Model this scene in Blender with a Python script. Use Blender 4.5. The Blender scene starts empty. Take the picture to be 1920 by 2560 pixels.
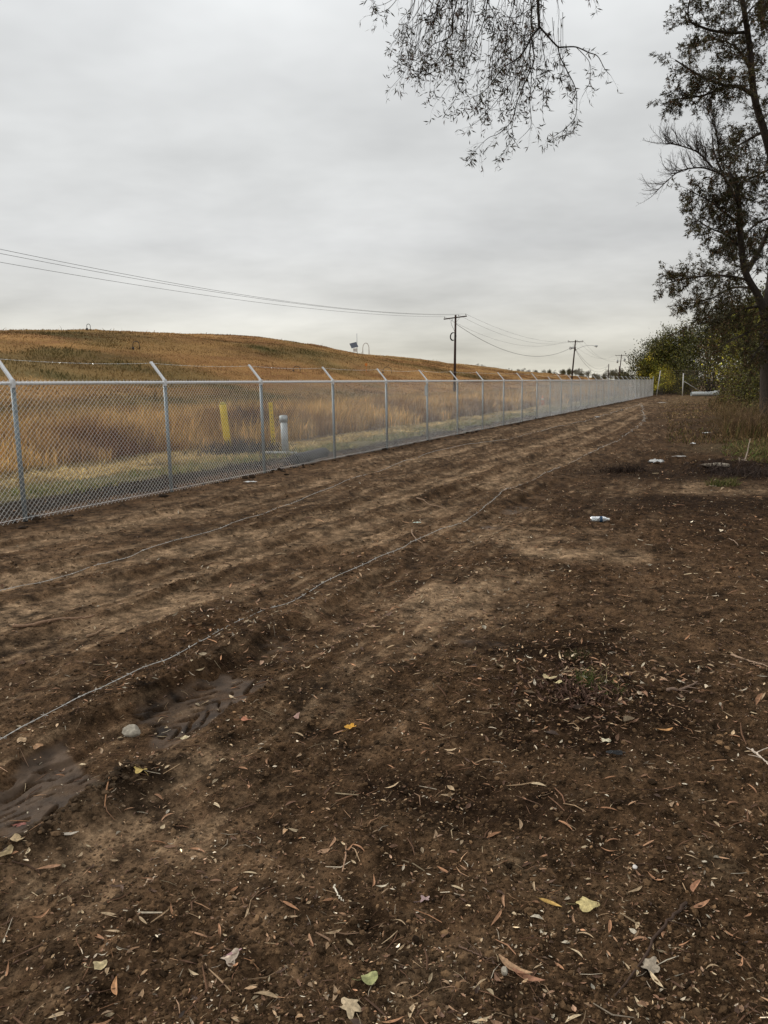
import bpy, math, random
import numpy as np
from mathutils import Matrix, Vector
RS = np.random.RandomState
sc = bpy.context.scene
COL = sc.collection

# ------------------------------------------------------------------ camera
F, PITCH, ROLL, EYE = 1899.7, .1656, .0156, 1.706
def ray(px, py):                      # photograph pixel (1920 x 2560) -> direction
    X = (px-960)/F; Y = (1280-py)/F
    cr, sr, cp, sp = math.cos(ROLL), math.sin(ROLL), math.cos(PITCH), math.sin(PITCH)
    a = X*cr+Y*sr; b = -X*sr+Y*cr
    return np.array([a, cp+b*sp, -sp+b*cp])
cr, sr, cp, sp = math.cos(ROLL), math.sin(ROLL), math.cos(PITCH), math.sin(PITCH)
right = Vector((cr, -sr*sp, -sr*cp)); up = Vector((sr, cr*sp, cr*cp)); fwd = Vector((0, cp, -sp))
cam_d = bpy.data.cameras.new('camera'); cam = bpy.data.objects.new('camera', cam_d); COL.objects.link(cam)
M = Matrix.Identity(4)
for i in range(3):
    M[i][0] = right[i]; M[i][1] = up[i]; M[i][2] = -fwd[i]
M[2][3] = EYE
cam.matrix_world = M
cam_d.sensor_width = 36; cam_d.sensor_fit = 'AUTO'; cam_d.lens = F/2560*36
cam_d.clip_start = .05; cam_d.clip_end = 6000
sc.camera = cam

# ------------------------------------------------------------------ world and sun
SUN_EL, SUN_AZ = math.radians(34), math.radians(-62)
w = bpy.data.worlds.new('World'); sc.world = w; w.use_nodes = True
nt = w.node_tree; N = nt.nodes; L = nt.links; N.clear()
def wn(t, **k):
    n = N.new(t)
    for a, b in k.items(): setattr(n, a, b)
    return n
def wmath(op, a, b=None, c=None):
    n = wn('ShaderNodeMath', operation=op)
    for i, q in enumerate((a, b, c)):
        if q is None: continue
        if isinstance(q, (int, float)): n.inputs[i].default_value = q
        else: L.new(q, n.inputs[i])
    return n.outputs[0]
out = wn('ShaderNodeOutputWorld')
tc = wn('ShaderNodeTexCoord'); sep = wn('ShaderNodeSeparateXYZ'); L.new(tc.outputs['Generated'], sep.inputs[0])
zc = wmath('MAXIMUM', sep.outputs[2], 0.0)
den = wmath('ADD', zc, .19)
comb = wn('ShaderNodeCombineXYZ')
L.new(wmath('DIVIDE', sep.outputs[0], den), comb.inputs[0]); L.new(wmath('DIVIDE', sep.outputs[1], den), comb.inputs[1])
no1 = wn('ShaderNodeTexNoise'); no1.inputs['Scale'].default_value = .85; no1.inputs['Detail'].default_value = 5; no1.inputs['Roughness'].default_value = .58
mp = wn('ShaderNodeMapping'); mp.inputs['Location'].default_value = (7.1, 2.4, 0); mp.inputs['Scale'].default_value = (.85, 1, 1)
L.new(comb.outputs[0], mp.inputs[0]); L.new(mp.outputs[0], no1.inputs['Vector'])
cl = wmath('ADD', wmath('MULTIPLY_ADD', no1.outputs[0], 1.15, -.56), wmath('MULTIPLY', sep.outputs[0], -.19))            # cloud relief, the deck thickening to the right
ramp = wn('ShaderNodeValToRGB'); L.new(zc, ramp.inputs[0])
e = ramp.color_ramp.elements
e[0].position = 0; e[0].color = (.75, .715, .60, 1)
e[1].position = 1; e[1].color = (.88, .89, .90, 1)
for p, c in ((.05, (.73, .71, .635, 1)), (.10, (.67, .665, .635, 1)), (.17, (.68, .685, .68, 1)), (.26, (.765, .775, .77, 1)), (.42, (.81, .825, .83, 1))):
    q = e.new(p); q.color = c
mul = wn('ShaderNodeMix', data_type='RGBA', blend_type='MULTIPLY'); mul.inputs[0].default_value = 1
L.new(ramp.outputs[0], mul.inputs[6])
cc = wn('ShaderNodeCombineColor'); clv = wmath('ADD', cl, 1.0)
for i in range(3): L.new(clv, cc.inputs[i])
L.new(cc.outputs[0], mul.inputs[7])
sky = wn('ShaderNodeTexSky', sky_type='NISHITA'); sky.sun_disc = False; sky.sun_elevation = SUN_EL; sky.sun_rotation = SUN_AZ
b1 = wn('ShaderNodeBackground'); L.new(sky.outputs[0], b1.inputs[0]); b1.inputs[1].default_value = .08
b2 = wn('ShaderNodeBackground'); L.new(mul.outputs[2], b2.inputs[0]); b2.inputs[1].default_value = 1.0
mx = wn('ShaderNodeMixShader'); mx.inputs[0].default_value = .96
L.new(b1.outputs[0], mx.inputs[1]); L.new(b2.outputs[0], mx.inputs[2]); L.new(mx.outputs[0], out.inputs[0])
sd = bpy.data.lights.new('sun', 'SUN'); sd.energy = 1.4; sd.angle = math.radians(12); sd.color = (1, .95, .87)
so = bpy.data.objects.new('sun', sd); COL.objects.link(so)
sv = Vector((math.sin(SUN_AZ)*math.cos(SUN_EL), math.cos(SUN_AZ)*math.cos(SUN_EL), math.sin(SUN_EL)))
so.rotation_euler = sv.to_track_quat('Z', 'Y').to_euler(); so.location = sv*50
sc.view_settings.view_transform = 'Standard'; sc.view_settings.look = 'None'
sc.view_settings.gamma = 1; sc.view_settings.exposure = 0
sc.render.film_transparent = False

# ------------------------------------------------------------------ helpers
YAW = .4275
D = np.array([math.sin(YAW), math.cos(YAW)]); NL = np.array([-D[1], D[0]])
FV = 8.43                                     # fence line, metres left of the camera
def P2(u, v): return D*u + NL*v
def UV(x, y): return x*D[0]+y*D[1], x*NL[0]+y*NL[1]
def gp(px, py, z=0.):
    r = ray(px, py); t = (z-EYE)/r[2]
    return np.array([0, 0, EYE])+r*t
def gd(px, py, z=0.): return gp(px*1.15737, py*1.15737, z)          # from the shrunken view of the photo
def at(px, py, dist):                         # point seen at a pixel, at a horizontal distance
    r = ray(px, py); return np.array([0, 0, EYE])+r*(dist/math.hypot(r[0], r[1]))

_tab = RS(7).rand(256, 256)
def vnoise(x, y):
    xi = np.floor(x).astype(np.int64); yi = np.floor(y).astype(np.int64)
    fx = x-xi; fy = y-yi
    fx = fx*fx*fx*(fx*(fx*6-15)+10); fy = fy*fy*fy*(fy*(fy*6-15)+10)
    a = _tab[xi & 255, yi & 255]; b = _tab[(xi+1) & 255, yi & 255]
    c = _tab[xi & 255, (yi+1) & 255]; d = _tab[(xi+1) & 255, (yi+1) & 255]
    return (a*(1-fx)+b*fx)*(1-fy)+(c*(1-fx)+d*fx)*fy
def noise(x, y, s, o=1, seed=0.):             # s = feature size in metres, result about -1..1
    r = 0; a = 1; t = 0
    for k in range(o):
        q = .6+k*1.1
        xx = (x*math.cos(q)-y*math.sin(q))/s*2**k+17.3*k+seed*3.7
        yy = (x*math.sin(q)+y*math.cos(q))/s*2**k+5.1*k+seed*9.1
        r = r+a*(vnoise(xx, yy)*2-1); t += a; a *= .55
    return r/t
def sm(a, b, x):
    t = np.clip((x-a)/(b-a), 0, 1); return t*t*(3-2*t)
def pdist(x, y, pts):                         # distance, side and arc length along a polyline
    best = np.full(np.shape(x), 1e9); S = np.zeros(np.shape(x)); T = np.zeros(np.shape(x)); acc = 0
    for (a, b) in zip(pts[:-1], pts[1:]):
        ax, ay = a[0], a[1]; dx, dy = b[0]-ax, b[1]-ay; l = math.hypot(dx, dy)
        t = np.clip(((x-ax)*dx+(y-ay)*dy)/(l*l), 0, 1)
        ex = x-(ax+dx*t); ey = y-(ay+dy*t); dd = np.hypot(ex, ey)
        side = (ex*(-dy)+ey*dx)/l
        m = dd < best
        best = np.where(m, dd, best); S = np.where(m, acc+t*l, S); T = np.where(m, side, T); acc += l
    return best, T, S
def catmull(pts, n=8):
    pts = [np.array(p, float) for p in pts]
    P = [2*pts[0]-pts[1]]+pts+[2*pts[-1]-pts[-2]]; o = []
    for i in range(1, len(P)-2):
        for k in range(n):
            t = k/n; a, b, c, d = P[i-1], P[i], P[i+1], P[i+2]
            o.append(.5*((2*b)+(-a+c)*t+(2*a-5*b+4*c-d)*t*t+(-a+3*b-3*c+d)*t**3))
    o.append(P[-2]); return np.array(o)

# hill crest height from the skyline of the photo
CREST = 76.
_sil = [(-150, 820), (0, 822), (116, 823), (347, 831), (602, 839), (694, 854), (810, 874), (891, 884), (984, 893), (1030, 900), (1088, 908), (1157, 914), (1215, 922), (1320, 930), (1400, 940), (1450, 948)]
_hu, _hh = [], []
for px, py in _sil:
    r = ray(px, py); hd = r[:2]/math.hypot(r[0], r[1]); dist = CREST/(hd@NL)
    _hu.append(dist*(hd@D)); _hh.append(EYE+dist*r[2]/math.hypot(r[0], r[1]))
_hu = [-400]+_hu+[_hu[-1]+250]; _hh = [_hh[0]*.9]+_hh+[0]

RUT = [gd(*p) for p in ((-260, 1900), (-120, 1835), (40, 1752), (200, 1655), (330, 1580), (450, 1503), (560, 1435), (680, 1368), (800, 1300), (930, 1210), (1050, 1130), (1130, 1090), (1230, 1040))]
SMOOTH = [gd(*p) for p in ((-300, 2080), (60, 1880), (300, 1725), (480, 1622), (640, 1535), (800, 1440), (900, 1370), (1000, 1290), (1080, 1240))]
TR1 = [gd(*p) for p in ((-260, 1312), (0, 1262), (380, 1190), (830, 1078), (1100, 985), (1300, 912), (1395, 868))]
TR2 = [gd(*p) for p in ((-200, 1385), (100, 1310), (500, 1215), (830, 1125), (1030, 1052), (1200, 980), (1300, 935), (1400, 888))]
TR3 = [gd(*p) for p in ((-260, 1225), (100, 1165), (480, 1085), (830, 1008), (1100, 945), (1350, 880))]
TR4 = [gd(*p) for p in ((-200, 1480), (100, 1400), (420, 1290), (760, 1180), (980, 1095), (1180, 1012), (1330, 945))]
BERM = [gd(*p) for p in ((-200, 1975), (0, 1850), (110, 1800), (200, 1750), (270, 1700))]
DRY = [(gd(965, 1280), .9, .45), (gd(1175, 1195), .32, .9), (gd(1340, 1205), .5, .55), (gd(1120, 1165), .9, .5), (gd(1000, 1325), .5, .35), (gd(380, 1740), .5, .2), (gd(330, 1870), .5, .3), (gd(1330, 1850), .2, .2), (gd(1560, 1060), 1.2, .5)]
HEAP = gd(1275, 1500)
BANK = [np.append(P2(16.6, .3), 0), np.append(P2(16.2, -1.2), 0), np.append(P2(15.6, -3), 0), np.append(P2(15, -7), 0)]
def _arc(p):
    return float(pdist(np.array([p[0]]), np.array([p[1]]), RUT)[2][0])
MUDA, MUDB, MUDC = _arc(gd(95, 1735)), _arc(gd(430, 1525)), _arc(gd(620, 1400))
RUT2 = [gd(*p) for p in ((330, 1640), (430, 1572), (540, 1510), (600, 1470))]
PATCH2 = [gd(*p) for p in ((940, 1185), (1010, 1150), (1090, 1108), (1150, 1082))]

def terrain(x, y, full=False):
    x = np.asarray(x, float); y = np.asarray(y, float)
    u, v = UV(x, y); r = np.hypot(x, y)
    t = np.clip((v-29)/(CREST-29), 0, 1)
    H = np.interp(u, _hu, _hh)
    s = .55*t+.45*t*t*(3-2*t)
    hill = H*s*(1-.9*sm(120, 420, v))
    hill = hill+t*(1-sm(.85, 1, t)*.6)*(noise(x, y, 22, 3)*.85+noise(x, y, 6, 2, 3)*.22)
    fld = sm(10, 13, v)
    z = hill+fld*noise(x, y, 5, 2)*.07
    # the dirt corridor
    cor = 1-sm(8.2, 9.6, v)
    near = 1-sm(9, 20, r)
    far = 1-sm(20, 45, r)
    z = z+noise(x, y, 4.5, 3, 2)*.045+noise(x, y, .8, 2, 4)*.012*far
    z = z-.02*sm(3, 8, v)*(1-sm(8, 9, v))
    dr, tr, sr_ = pdist(x, y, RUT)
    ds, ts, ss = pdist(x, y, SMOOTH)
    wob = noise(x, y, .35, 2, 6)*.08
    fade = sm(0, .15, sr_)*(1-sm(13.5, 16, sr_))
    strong = .35+.65*(1-sm(4.2, 5.6, sr_))+.5*sm(9.2, 9.8, sr_)*(1-sm(11, 12.5, sr_))
    wet_w = .225+noise(x, y, .8, 2, 9)*.07
    inrut = (1-sm(wet_w-.04, wet_w+.06, np.maximum(np.abs(tr), dr)+wob*.6))
    z = z-inrut*.042*strong*fade
    z = z+np.exp(-((dr-wet_w-.14)/.10)**2)*.022*strong*fade
    # herring-bone tread in the wet mud
    ph = (sr_*.34+np.abs(tr+.05)*.94)/.060+noise(x, y, .3, 2, 2)*1.3
    lug = sm(-.5, -.05, noise(x, y, .3, 2, 17))*sm(.78, .97, np.sin(ph*2*np.pi)*.5+.5+noise(x, y, .08, 2, 1)*.5)
    lmask = inrut*fade*np.clip(sm(.62, .40, np.abs(sr_-MUDA+.12)+noise(x, y, .3, 2, 16)*.25)+sm(.46, .28, np.abs(sr_-MUDB-.05)+noise(x, y, .3, 2, 15)*.25)+.4*np.exp(-((sr_-MUDC)/.3)**2), 0, 1)
    z = z-lug*.018*lmask*near
    # torn step on the far side of the rut
    z = z+sm(.16, .19, tr+noise(x, y, .15, 2, 20)*.05)*(1-sm(.3, .75, np.maximum(tr, dr)))*.022*fade*(1-sm(4.6, 5.6, sr_))
    streak = noise(u/9, v, .22, 3, 90)*sm(-.5, 1.2, v)*(1-sm(7.6, 8.3, v))+.5*noise(u/5, v, .09, 2, 91)*sm(0, 1.5, v)*(1-sm(7.6, 8.3, v))
    z = z+streak*.012
    ridge = (1-np.abs(noise(u/7, v, .38, 2, 92)))**5*sm(-.6, .6, v)*(1-sm(5.5, 7.5, v))*sm(-.35, .25, noise(x, y, 1.6, 2, 93))
    z = z+ridge*.030*(.5+.8*np.abs(noise(x, y, .12, 2, 94)))
    tracks = 0*x
    for k, (T, wd) in enumerate(((TR1, .34), (TR2, .30), (TR3, .28), (TR4, .24))):
        dd, tt, s2 = pdist(x, y, T)
        m = 1-sm(wd-.08, wd+.06, dd+noise(x, y, .5, 2, 30+k)*.06)
        z = z-m*.022+np.exp(-((dd-wd-.08)/.09)**2)*.014
        z = z-m*.020*sm(.3, .8, np.sin((s2/.19+np.abs(tt)*3)*2*np.pi)*.5+.5)*sm(-.3, .2, noise(x, y, 1.8, 1, 40+k))*(1-sm(8, 24, r))
        tracks = np.maximum(tracks, m)
    smooth = np.exp(-(ds/.26)**2)
    z = z+smooth*.03
    dry = smooth*.42*(.6+.4*noise(x, y, .6, 2, 50))
    for c, rad, a in DRY:
        q = np.exp(-(((x-c[0])/rad)**2+((y-c[1])/(rad*.8))**2))
        dry = dry+a*q*np.clip(.75+.8*noise(x, y, .5, 3, 51), 0, 1.5)
    dry = dry-ridge*.25+.16*sm(3.2, 5.5, v)*(1-sm(7.8, 8.3, v))+tracks*.42*(.6+.6*noise(x, y, .9, 2, 52))+np.clip(streak, -.3, .6)*.34+.30*sm(.05, .55, noise(u/6, v, .055, 2, 98))*sm(.8, 2.2, v)*(1-sm(7.6, 8.2, v))
    db, tb, sb = pdist(x, y, BERM)
    berm = np.exp(-(db/.115)**2)+.35*np.exp(-(pdist(x, y, RUT2)[0]/.06)**2)
    z = z+berm*.035
    dk, tk, sk = pdist(x, y, BANK)
    bank = np.exp(-(dk/.55)**2)
    z = z+.16*bank*(.7+.5*noise(x, y, .5, 2, 60))-.1*np.exp(-((dk-.9)/.45)**2)*sm(0, .2, -ts*0+1)
    foot = np.exp(-((v-FV-.02)/.13)**2)                     # turned soil along the foot of the fence
    z = z+foot*np.clip(noise(x, y, .5, 2, 61)+.2, 0, 1)*.05
    heap = np.exp(-(np.hypot((x-HEAP[0])*1.0, y-HEAP[1])/.38)**2)
    z = z+heap*.035*(.6+.6*noise(x, y, .2, 2, 95))
    wetp = np.exp(-(pdist(x, y, PATCH2)[0]/.28)**2)
    z = z-wetp*.03-wetp*.018*sm(.3, .9, np.sin((u/.13)*2*np.pi)*.5+.5)
    # clods
    rough = np.clip(.75-1.1*np.clip(dry, 0, .6)-.75*inrut*strong*fade-1.2*lmask-.28*sm(.8, 2.6, v)+1.6*berm+.7*bank+.3*noise(x, y, 1.3, 2, 70)-.3*tracks, .06, 2.4)
    c1 = np.abs(noise(x, y, .11, 2, 71)); c2 = np.abs(noise(x, y, .042, 2, 72)); c3 = noise(x, y, .018, 1, 73)
    cl_ = (1-c1)**2*.028+(1-c2)**2*.016
    z = z+(cl_*far+c3*.0022*near)*rough*np.clip(cor+.4, 0, 1)
    if not full: return z
    dry = .45*sm(.10, .66, dry*(1+1.0*noise(x, y, .2, 3, 55))+.06*noise(x, y, .1, 2, 56))+.62*dry*(1+.5*noise(x, y, .3, 3, 57))
    wet = np.clip(lmask*(.55+.5*sm(-.3, .3, noise(x, y, .25, 3, 18)))+inrut*fade*.35*sm(-.1, .5, noise(x, y, .5, 3, 13)), 0, 1)*(1-.8*lug)+wetp*.35*sm(-.2, .3, noise(x, y, .3, 2, 14))
    wet = sm(.2, .8, wet)
    for c, rad in ((gd(1008, 1393), .07), (gd(1072, 1400), .06)):
        wet = wet+.8*np.exp(-(np.hypot(x-c[0], y-c[1])/rad)**2)
    return z, dict(u=u, v=v, r=r, dry=np.clip(dry, 0, 1), wet=np.clip(wet, 0, 1), berm=berm, bank=bank, tracks=tracks, rough=rough, c1=c1)
def Z(x, y): return float(terrain(np.array([x]), np.array([y]))[0])
def on(P, dz=0.): return (float(P[0]), float(P[1]), Z(P[0], P[1])+dz)

# ---- materials
MATS = {}
def mat(name, color=(.5, .5, .5), rough=.8, metal=0., spec=.3, var=0., vscale=20., bump=0., bscale=60., attr=None, stretch=None, sub=None, trans=0.):
    if name in MATS: return MATS[name]
    m = bpy.data.materials.new(name); m.use_nodes = True; t = m.node_tree; b = t.nodes['Principled BSDF']
    b.inputs['Base Color'].default_value = (*color, 1); b.inputs['Roughness'].default_value = rough
    b.inputs['Metallic'].default_value = metal; b.inputs['Specular IOR Level'].default_value = spec
    tcn = t.nodes.new('ShaderNodeTexCoord'); src = tcn.outputs['Object']
    if stretch:
        mpn = t.nodes.new('ShaderNodeMapping'); mpn.inputs['Scale'].default_value = stretch; t.links.new(src, mpn.inputs[0]); src = mpn.outputs[0]
    colsock = None
    if attr:
        a = t.nodes.new('ShaderNodeAttribute'); a.attribute_name = attr; colsock = a.outputs['Color']
    if var:
        n = t.nodes.new('ShaderNodeTexNoise'); n.inputs['Scale'].default_value = vscale; n.inputs['Detail'].default_value = 5; n.inputs['Roughness'].default_value = .65
        t.links.new(src, n.inputs['Vector'])
        r = t.nodes.new('ShaderNodeMapRange'); r.inputs[1].default_value = .3; r.inputs[2].default_value = .7; r.inputs[3].default_value = 1-var; r.inputs[4].default_value = 1+var
        t.links.new(n.outputs[0], r.inputs[0])
        mu = t.nodes.new('ShaderNodeVectorMath'); mu.operation = 'SCALE'; t.links.new(r.outputs[0], mu.inputs['Scale'])
        if colsock: t.links.new(colsock, mu.inputs[0])
        else: mu.inputs[0].default_value = color
        colsock = mu.outputs[0]
    if colsock: t.links.new(colsock, b.inputs['Base Color'])
    if bump:
        n = t.nodes.new('ShaderNodeTexNoise'); n.inputs['Scale'].default_value = bscale; n.inputs['Detail'].default_value = 4
        t.links.new(src, n.inputs['Vector'])
        bp = t.nodes.new('ShaderNodeBump'); bp.inputs['Strength'].default_value = bump; bp.inputs['Distance'].default_value = .01
        t.links.new(n.outputs[0], bp.inputs['Height']); t.links.new(bp.outputs[0], b.inputs['Normal'])
    if trans:
        b.inputs['Transmission Weight'].default_value = trans
    MATS[name] = m; return m

def mk(name, V, faces, m, parent=None, col=None, attrs=None, smooth=False, loc=None):
    """faces: list of integer arrays (n,k)"""
    V = np.asarray(V, np.float32); me = bpy.data.meshes.new(name)
    faces = [np.asarray(f, np.int32) for f in faces if len(f)]
    if loc is not None: V = V-np.asarray(loc, np.float32)
    me.vertices.add(len(V)); me.vertices.foreach_set('co', V.ravel())
    tot = np.concatenate([np.full(len(f), f.shape[1], np.int32) for f in faces])
    li = np.concatenate([f.ravel() for f in faces])
    me.loops.add(len(li)); me.loops.foreach_set('vertex_index', li)
    me.polygons.add(len(tot)); st = np.zeros(len(tot), np.int32); st[1:] = np.cumsum(tot)[:-1]
    me.polygons.foreach_set('loop_start', st)
    try: me.polygons.foreach_set('loop_total', tot)
    except Exception: pass
    me.polygons.foreach_set('use_smooth', np.full(len(tot), smooth))
    if col is not None:
        c = np.ones((len(V), 4), np.float32); c[:, :3] = col
        a = me.attributes.new('col', 'FLOAT_COLOR', 'POINT'); a.data.foreach_set('color', c.ravel())
    for k, val in (attrs or {}).items():
        a = me.attributes.new(k, 'FLOAT', 'POINT'); a.data.foreach_set('value', np.asarray(val, np.float32))
    me.update(calc_edges=True); me.validate()
    me.materials.append(m)
    o = bpy.data.objects.new(name, me); COL.objects.link(o)
    if loc is not None: o.location = [float(q) for q in loc]
    if parent is not None: o.parent = parent
    return o
def tag(o, label=None, cat=None, group=None, kind=None):
    if label: o['label'] = label
    if cat: o['category'] = cat
    if group: o['group'] = group
    if kind: o['kind'] = kind
    return o
def empty(name, loc, label, cat, group=None, rz=0.):
    o = bpy.data.objects.new(name, None); COL.objects.link(o); o.location = [float(q) for q in loc]; o.rotation_euler = (0, 0, rz)
    return tag(o, label, cat, group)
def norm(a): return a/np.maximum(np.linalg.norm(a, axis=-1, keepdims=True), 1e-9)
def tubes(A, B, ra, rb, k=4):                 # many open prisms at once
    A = np.asarray(A, float); B = np.asarray(B, float); n = len(A)
    if n == 0: return np.zeros((0, 3)), np.zeros((0, 4), int)
    ra = np.broadcast_to(ra, n); rb = np.broadcast_to(rb, n)
    d = norm(B-A); ref = np.where(np.abs(d[:, 2:3]) > .9, [[1., 0, 0]], [[0, 0, 1.]])
    x = norm(np.cross(d, ref)); y = np.cross(d, x)
    th = np.arange(k)*2*np.pi/k; c, s = np.cos(th), np.sin(th)
    ring = x[:, None]*c[None, :, None]+y[:, None]*s[None, :, None]
    V = np.concatenate([A[:, None]+ring*ra[:, None, None], B[:, None]+ring*rb[:, None, None]], 1).reshape(-1, 3)
    i = np.arange(k); j = (i+1) % k
    f = np.stack([i, j, j+k, i+k], 1)[None]+(np.arange(n)*2*k)[:, None, None]
    return V, f.reshape(-1, 4)
def pipe(pts, rad, k=8, cap=True):            # one connected tube
    pts = np.asarray(pts, float); n = len(pts); rad = np.broadcast_to(rad, n)
    t = np.gradient(pts, axis=0); t = norm(t); V = []
    ref = np.array([0, 0, 1.]) if abs(t[0][2]) < .9 else np.array([1., 0, 0])
    x = np.cross(t[0], ref); x /= np.linalg.norm(x)
    for i in range(n):
        x = x-t[i]*(x@t[i]); x /= np.linalg.norm(x); y = np.cross(t[i], x)
        for a in range(k):
            th = 2*np.pi*a/k; V.append(pts[i]+(x*math.cos(th)+y*math.sin(th))*rad[i])
    f = [[i*k+a, i*k+(a+1) % k, (i+1)*k+(a+1) % k, (i+1)*k+a] for i in range(n-1) for a in range(k)]
    tris = []
    if cap:
        V.append(pts[0]); V.append(pts[-1]); c0 = n*k
        tris = [[c0, (a+1) % k, a] for a in range(k)]+[[c0+1, (n-1)*k+a, (n-1)*k+(a+1) % k] for a in range(k)]
    return np.array(V), np.array(f), np.array(tris).reshape(-1, 3)
class G:                                      # geometry collector
    def __init__(s): s.V = []; s.Q = []; s.T = []; s.C = []; s.n = 0
    def add(s, V, Q=None, T=None, c=None):
        V = np.asarray(V, float)
        if len(V) == 0: return s
        s.V.append(V)
        if Q is not None and len(Q): s.Q.append(np.asarray(Q)+s.n)
        if T is not None and len(T): s.T.append(np.asarray(T)+s.n)
        if c is not None: s.C.append(np.broadcast_to(np.asarray(c, float), (len(V), 3)))
        s.n += len(V); return s
    def pipe(s, pts, r, k=8, c=None): V, Q, T = pipe(pts, r, k); return s.add(V, Q, T, c)
    def box(s, c, sx, sy, sz, ax=None, col=None):
        ax = np.eye(3) if ax is None else np.asarray(ax, float)
        V = np.array([[a*sx/2, b*sy/2, d*sz/2] for a in (-1, 1) for b in (-1, 1) for d in (-1, 1)])@ax+np.asarray(c, float)
        return s.add(V, [[0, 1, 3, 2], [4, 6, 7, 5], [0, 4, 5, 1], [2, 3, 7, 6], [0, 2, 6, 4], [1, 5, 7, 3]], None, col)
    def build(s, name, m, parent=None, smooth=False, loc=None):
        V = np.concatenate(s.V); F = []
        if s.Q: F.append(np.concatenate(s.Q))
        if s.T: F.append(np.concatenate(s.T))
        return mk(name, V, F, m, parent, np.concatenate(s.C) if s.C else None, None, smooth, loc)
def copy_tree(o, parent=None):
    c = o.copy(); COL.objects.link(c); c.parent = parent
    for ch in list(o.children): copy_tree(ch, c)
    return c

# ------------------------------------------------------------------ ground
def build_ground():
    hpx = EYE*760.; rr = [.35]
    while rr[-1] < 4500:
        r = rr[-1]
        rr.append(r+min(max(r*r/hpx*(1.15 if r < 3 or r > 16 else .85), .0035), r*.013 if r > 18 else 9))
    rr = np.array(rr)
    fine = np.radians(np.concatenate([np.arange(-38, -28.5, .16), np.arange(-28.5, 28.5, .078), np.arange(28.5, 44, .16)])); a = 44.2; step = .3; side = []
    while a < 180: side.append(a); a += step; step = min(step*1.25, 6)
    th = np.concatenate([-np.radians(side[::-1]), np.radians(np.arange(-44, -38, .3)), fine, np.radians(side)])
    th = th[(th > -math.pi+.01)]
    nr, na = len(rr), len(th)
    R, T = np.meshgrid(rr, th, indexing='ij'); X = (R*np.sin(T)).ravel(); Y = (R*np.cos(T)).ravel()
    z, A = terrain(X, Y, True)
    i = np.arange(nr-1)[:, None]*na; j = np.arange(na)[None]; j2 = (j+1) % na
    Q = np.stack([i+j, i+j2, i+na+j2, i+na+j], -1).reshape(-1, 4)
    ci = len(X); X = np.append(X, 0); Y = np.append(Y, 0); z = np.append(z, 0)
    for k in A: A[k] = np.append(A[k], 0)
    Tt = np.stack([np.full(na, ci), np.arange(na), (np.arange(na)+1) % na], 1)[:, ::-1]
    u, v, r = A['u'], A['v'], A['r']
    def mixc(c, d, t): return c*(1-t[:, None])+np.array(d)*t[:, None]
    c = np.tile(np.array([[.100, .059, .0315]]), (len(X), 1))
    n1 = noise(X, Y, 1.7, 4, 101); n2 = noise(X, Y, .3, 3, 102); n3 = noise(X, Y, 6, 3, 103); n4 = noise(X, Y, .05, 3, 104)
    c = mixc(c, [.036, .0195, .009], np.clip(.4+.75*n1+.35*n2, 0, 1))
    right_dark = sm(4.5, -.5, v)*sm(5, 12, r)  # darker soil on the right, under heavy leaf litter
    c = mixc(c, [.040, .022, .012], right_dark*.55)
    c = mixc(c, [.112, .084, .052], np.clip(n3*.7+n2*.6-.1, 0, .55)*sm(9, 3, r))
    c = mixc(c, [.255, .170, .100], np.clip(A['dry'], 0, .9))
    c = mixc(c, [.018, .011, .007], np.clip(A['berm']*.6+A['bank']*.75, 0, .85))
    c = mixc(c, [.068, .045, .029], A['wet']*.8)
    n5 = noise(X, Y, .14, 3, 110); c *= np.clip(1+.6*n4+.5*n2+.6*n5, .22, 2.3)[:, None]
    # right-hand verge with dead grass
    g = sm(1.5, -1.5, v+noise(X, Y, 2, 2, 105)*1.2)*sm(17, 22, u)
    c = mixc(c, [.11, .085, .045], g*.7)
    g2 = sm(52, 70, u)*sm(6.3, 4.5, v)
    c = mixc(c, [.16, .11, .055], g2*.6*np.clip(.6+n1, 0, 1))
    dk = 0*X
    for p, a, b in (((1350, 1022), 1.0, .5), ((1500, 1032), 1.5, .45), ((1610, 1020), 1.6, .6), ((1440, 1002), 1.2, .35), ((1560, 1090), 1.5, .35), ((1420, 1080), .8, .2), ((1290, 1500), .45, .25), ((1230, 1425), .25, .12), ((1330, 1560), .5, .14), ((1240, 1590), .35, .1), ((1180, 1400), .5, .12), ((1120, 1750), .25, .10), ((900, 1700), .4, .12)):
        q = gd(*p); dk = dk+np.exp(-((X-q[0])/a)**2-((Y-q[1])/(b*1.6))**2)
    c = mixc(c, [.020, .011, .006], np.clip(dk*(.9+1.2*n2), 0, .85))
    # the field beyond the fence
    wv = v+noise(X, Y, 1.3, 3, 106)*.35
    mudtop = 10.1-.5*sm(10, 20, u); gt = mudtop+1.5; stt = np.where(u < 10, 13.6, 13.6-1.9*sm(14, 22, u))
    m = sm(8.8, 9.2, wv); c = mixc(c, [.020, .014, .009], m*.97)
    m = sm(mudtop-.2, mudtop+.25, wv); c = mixc(c, [.12, .10, .045], m)
    m = sm(gt-.6, gt+.1, wv); c = mixc(c, [.20, .14, .065], m)
    m = sm(stt-.2, stt+.3, wv); c = mixc(c, [.10, .06, .03], m)
    hn = noise(X, Y, 14, 4, 107); hn2 = noise(u, v*4, 10, 4, 108); hn3 = noise(X, Y, 3, 3, 109)
    m = sm(26, 34, v)
    hc = mixc(np.tile([[.33, .18, .065]], (len(X), 1)), [.19, .088, .034], np.clip(.35+1.1*hn2+.4*hn3, 0, 1))
    hc = mixc(hc, [.40, .26, .11], np.clip(hn*1.3-.1, 0, .8))
    green = field_green(X, Y, u, v)
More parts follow.
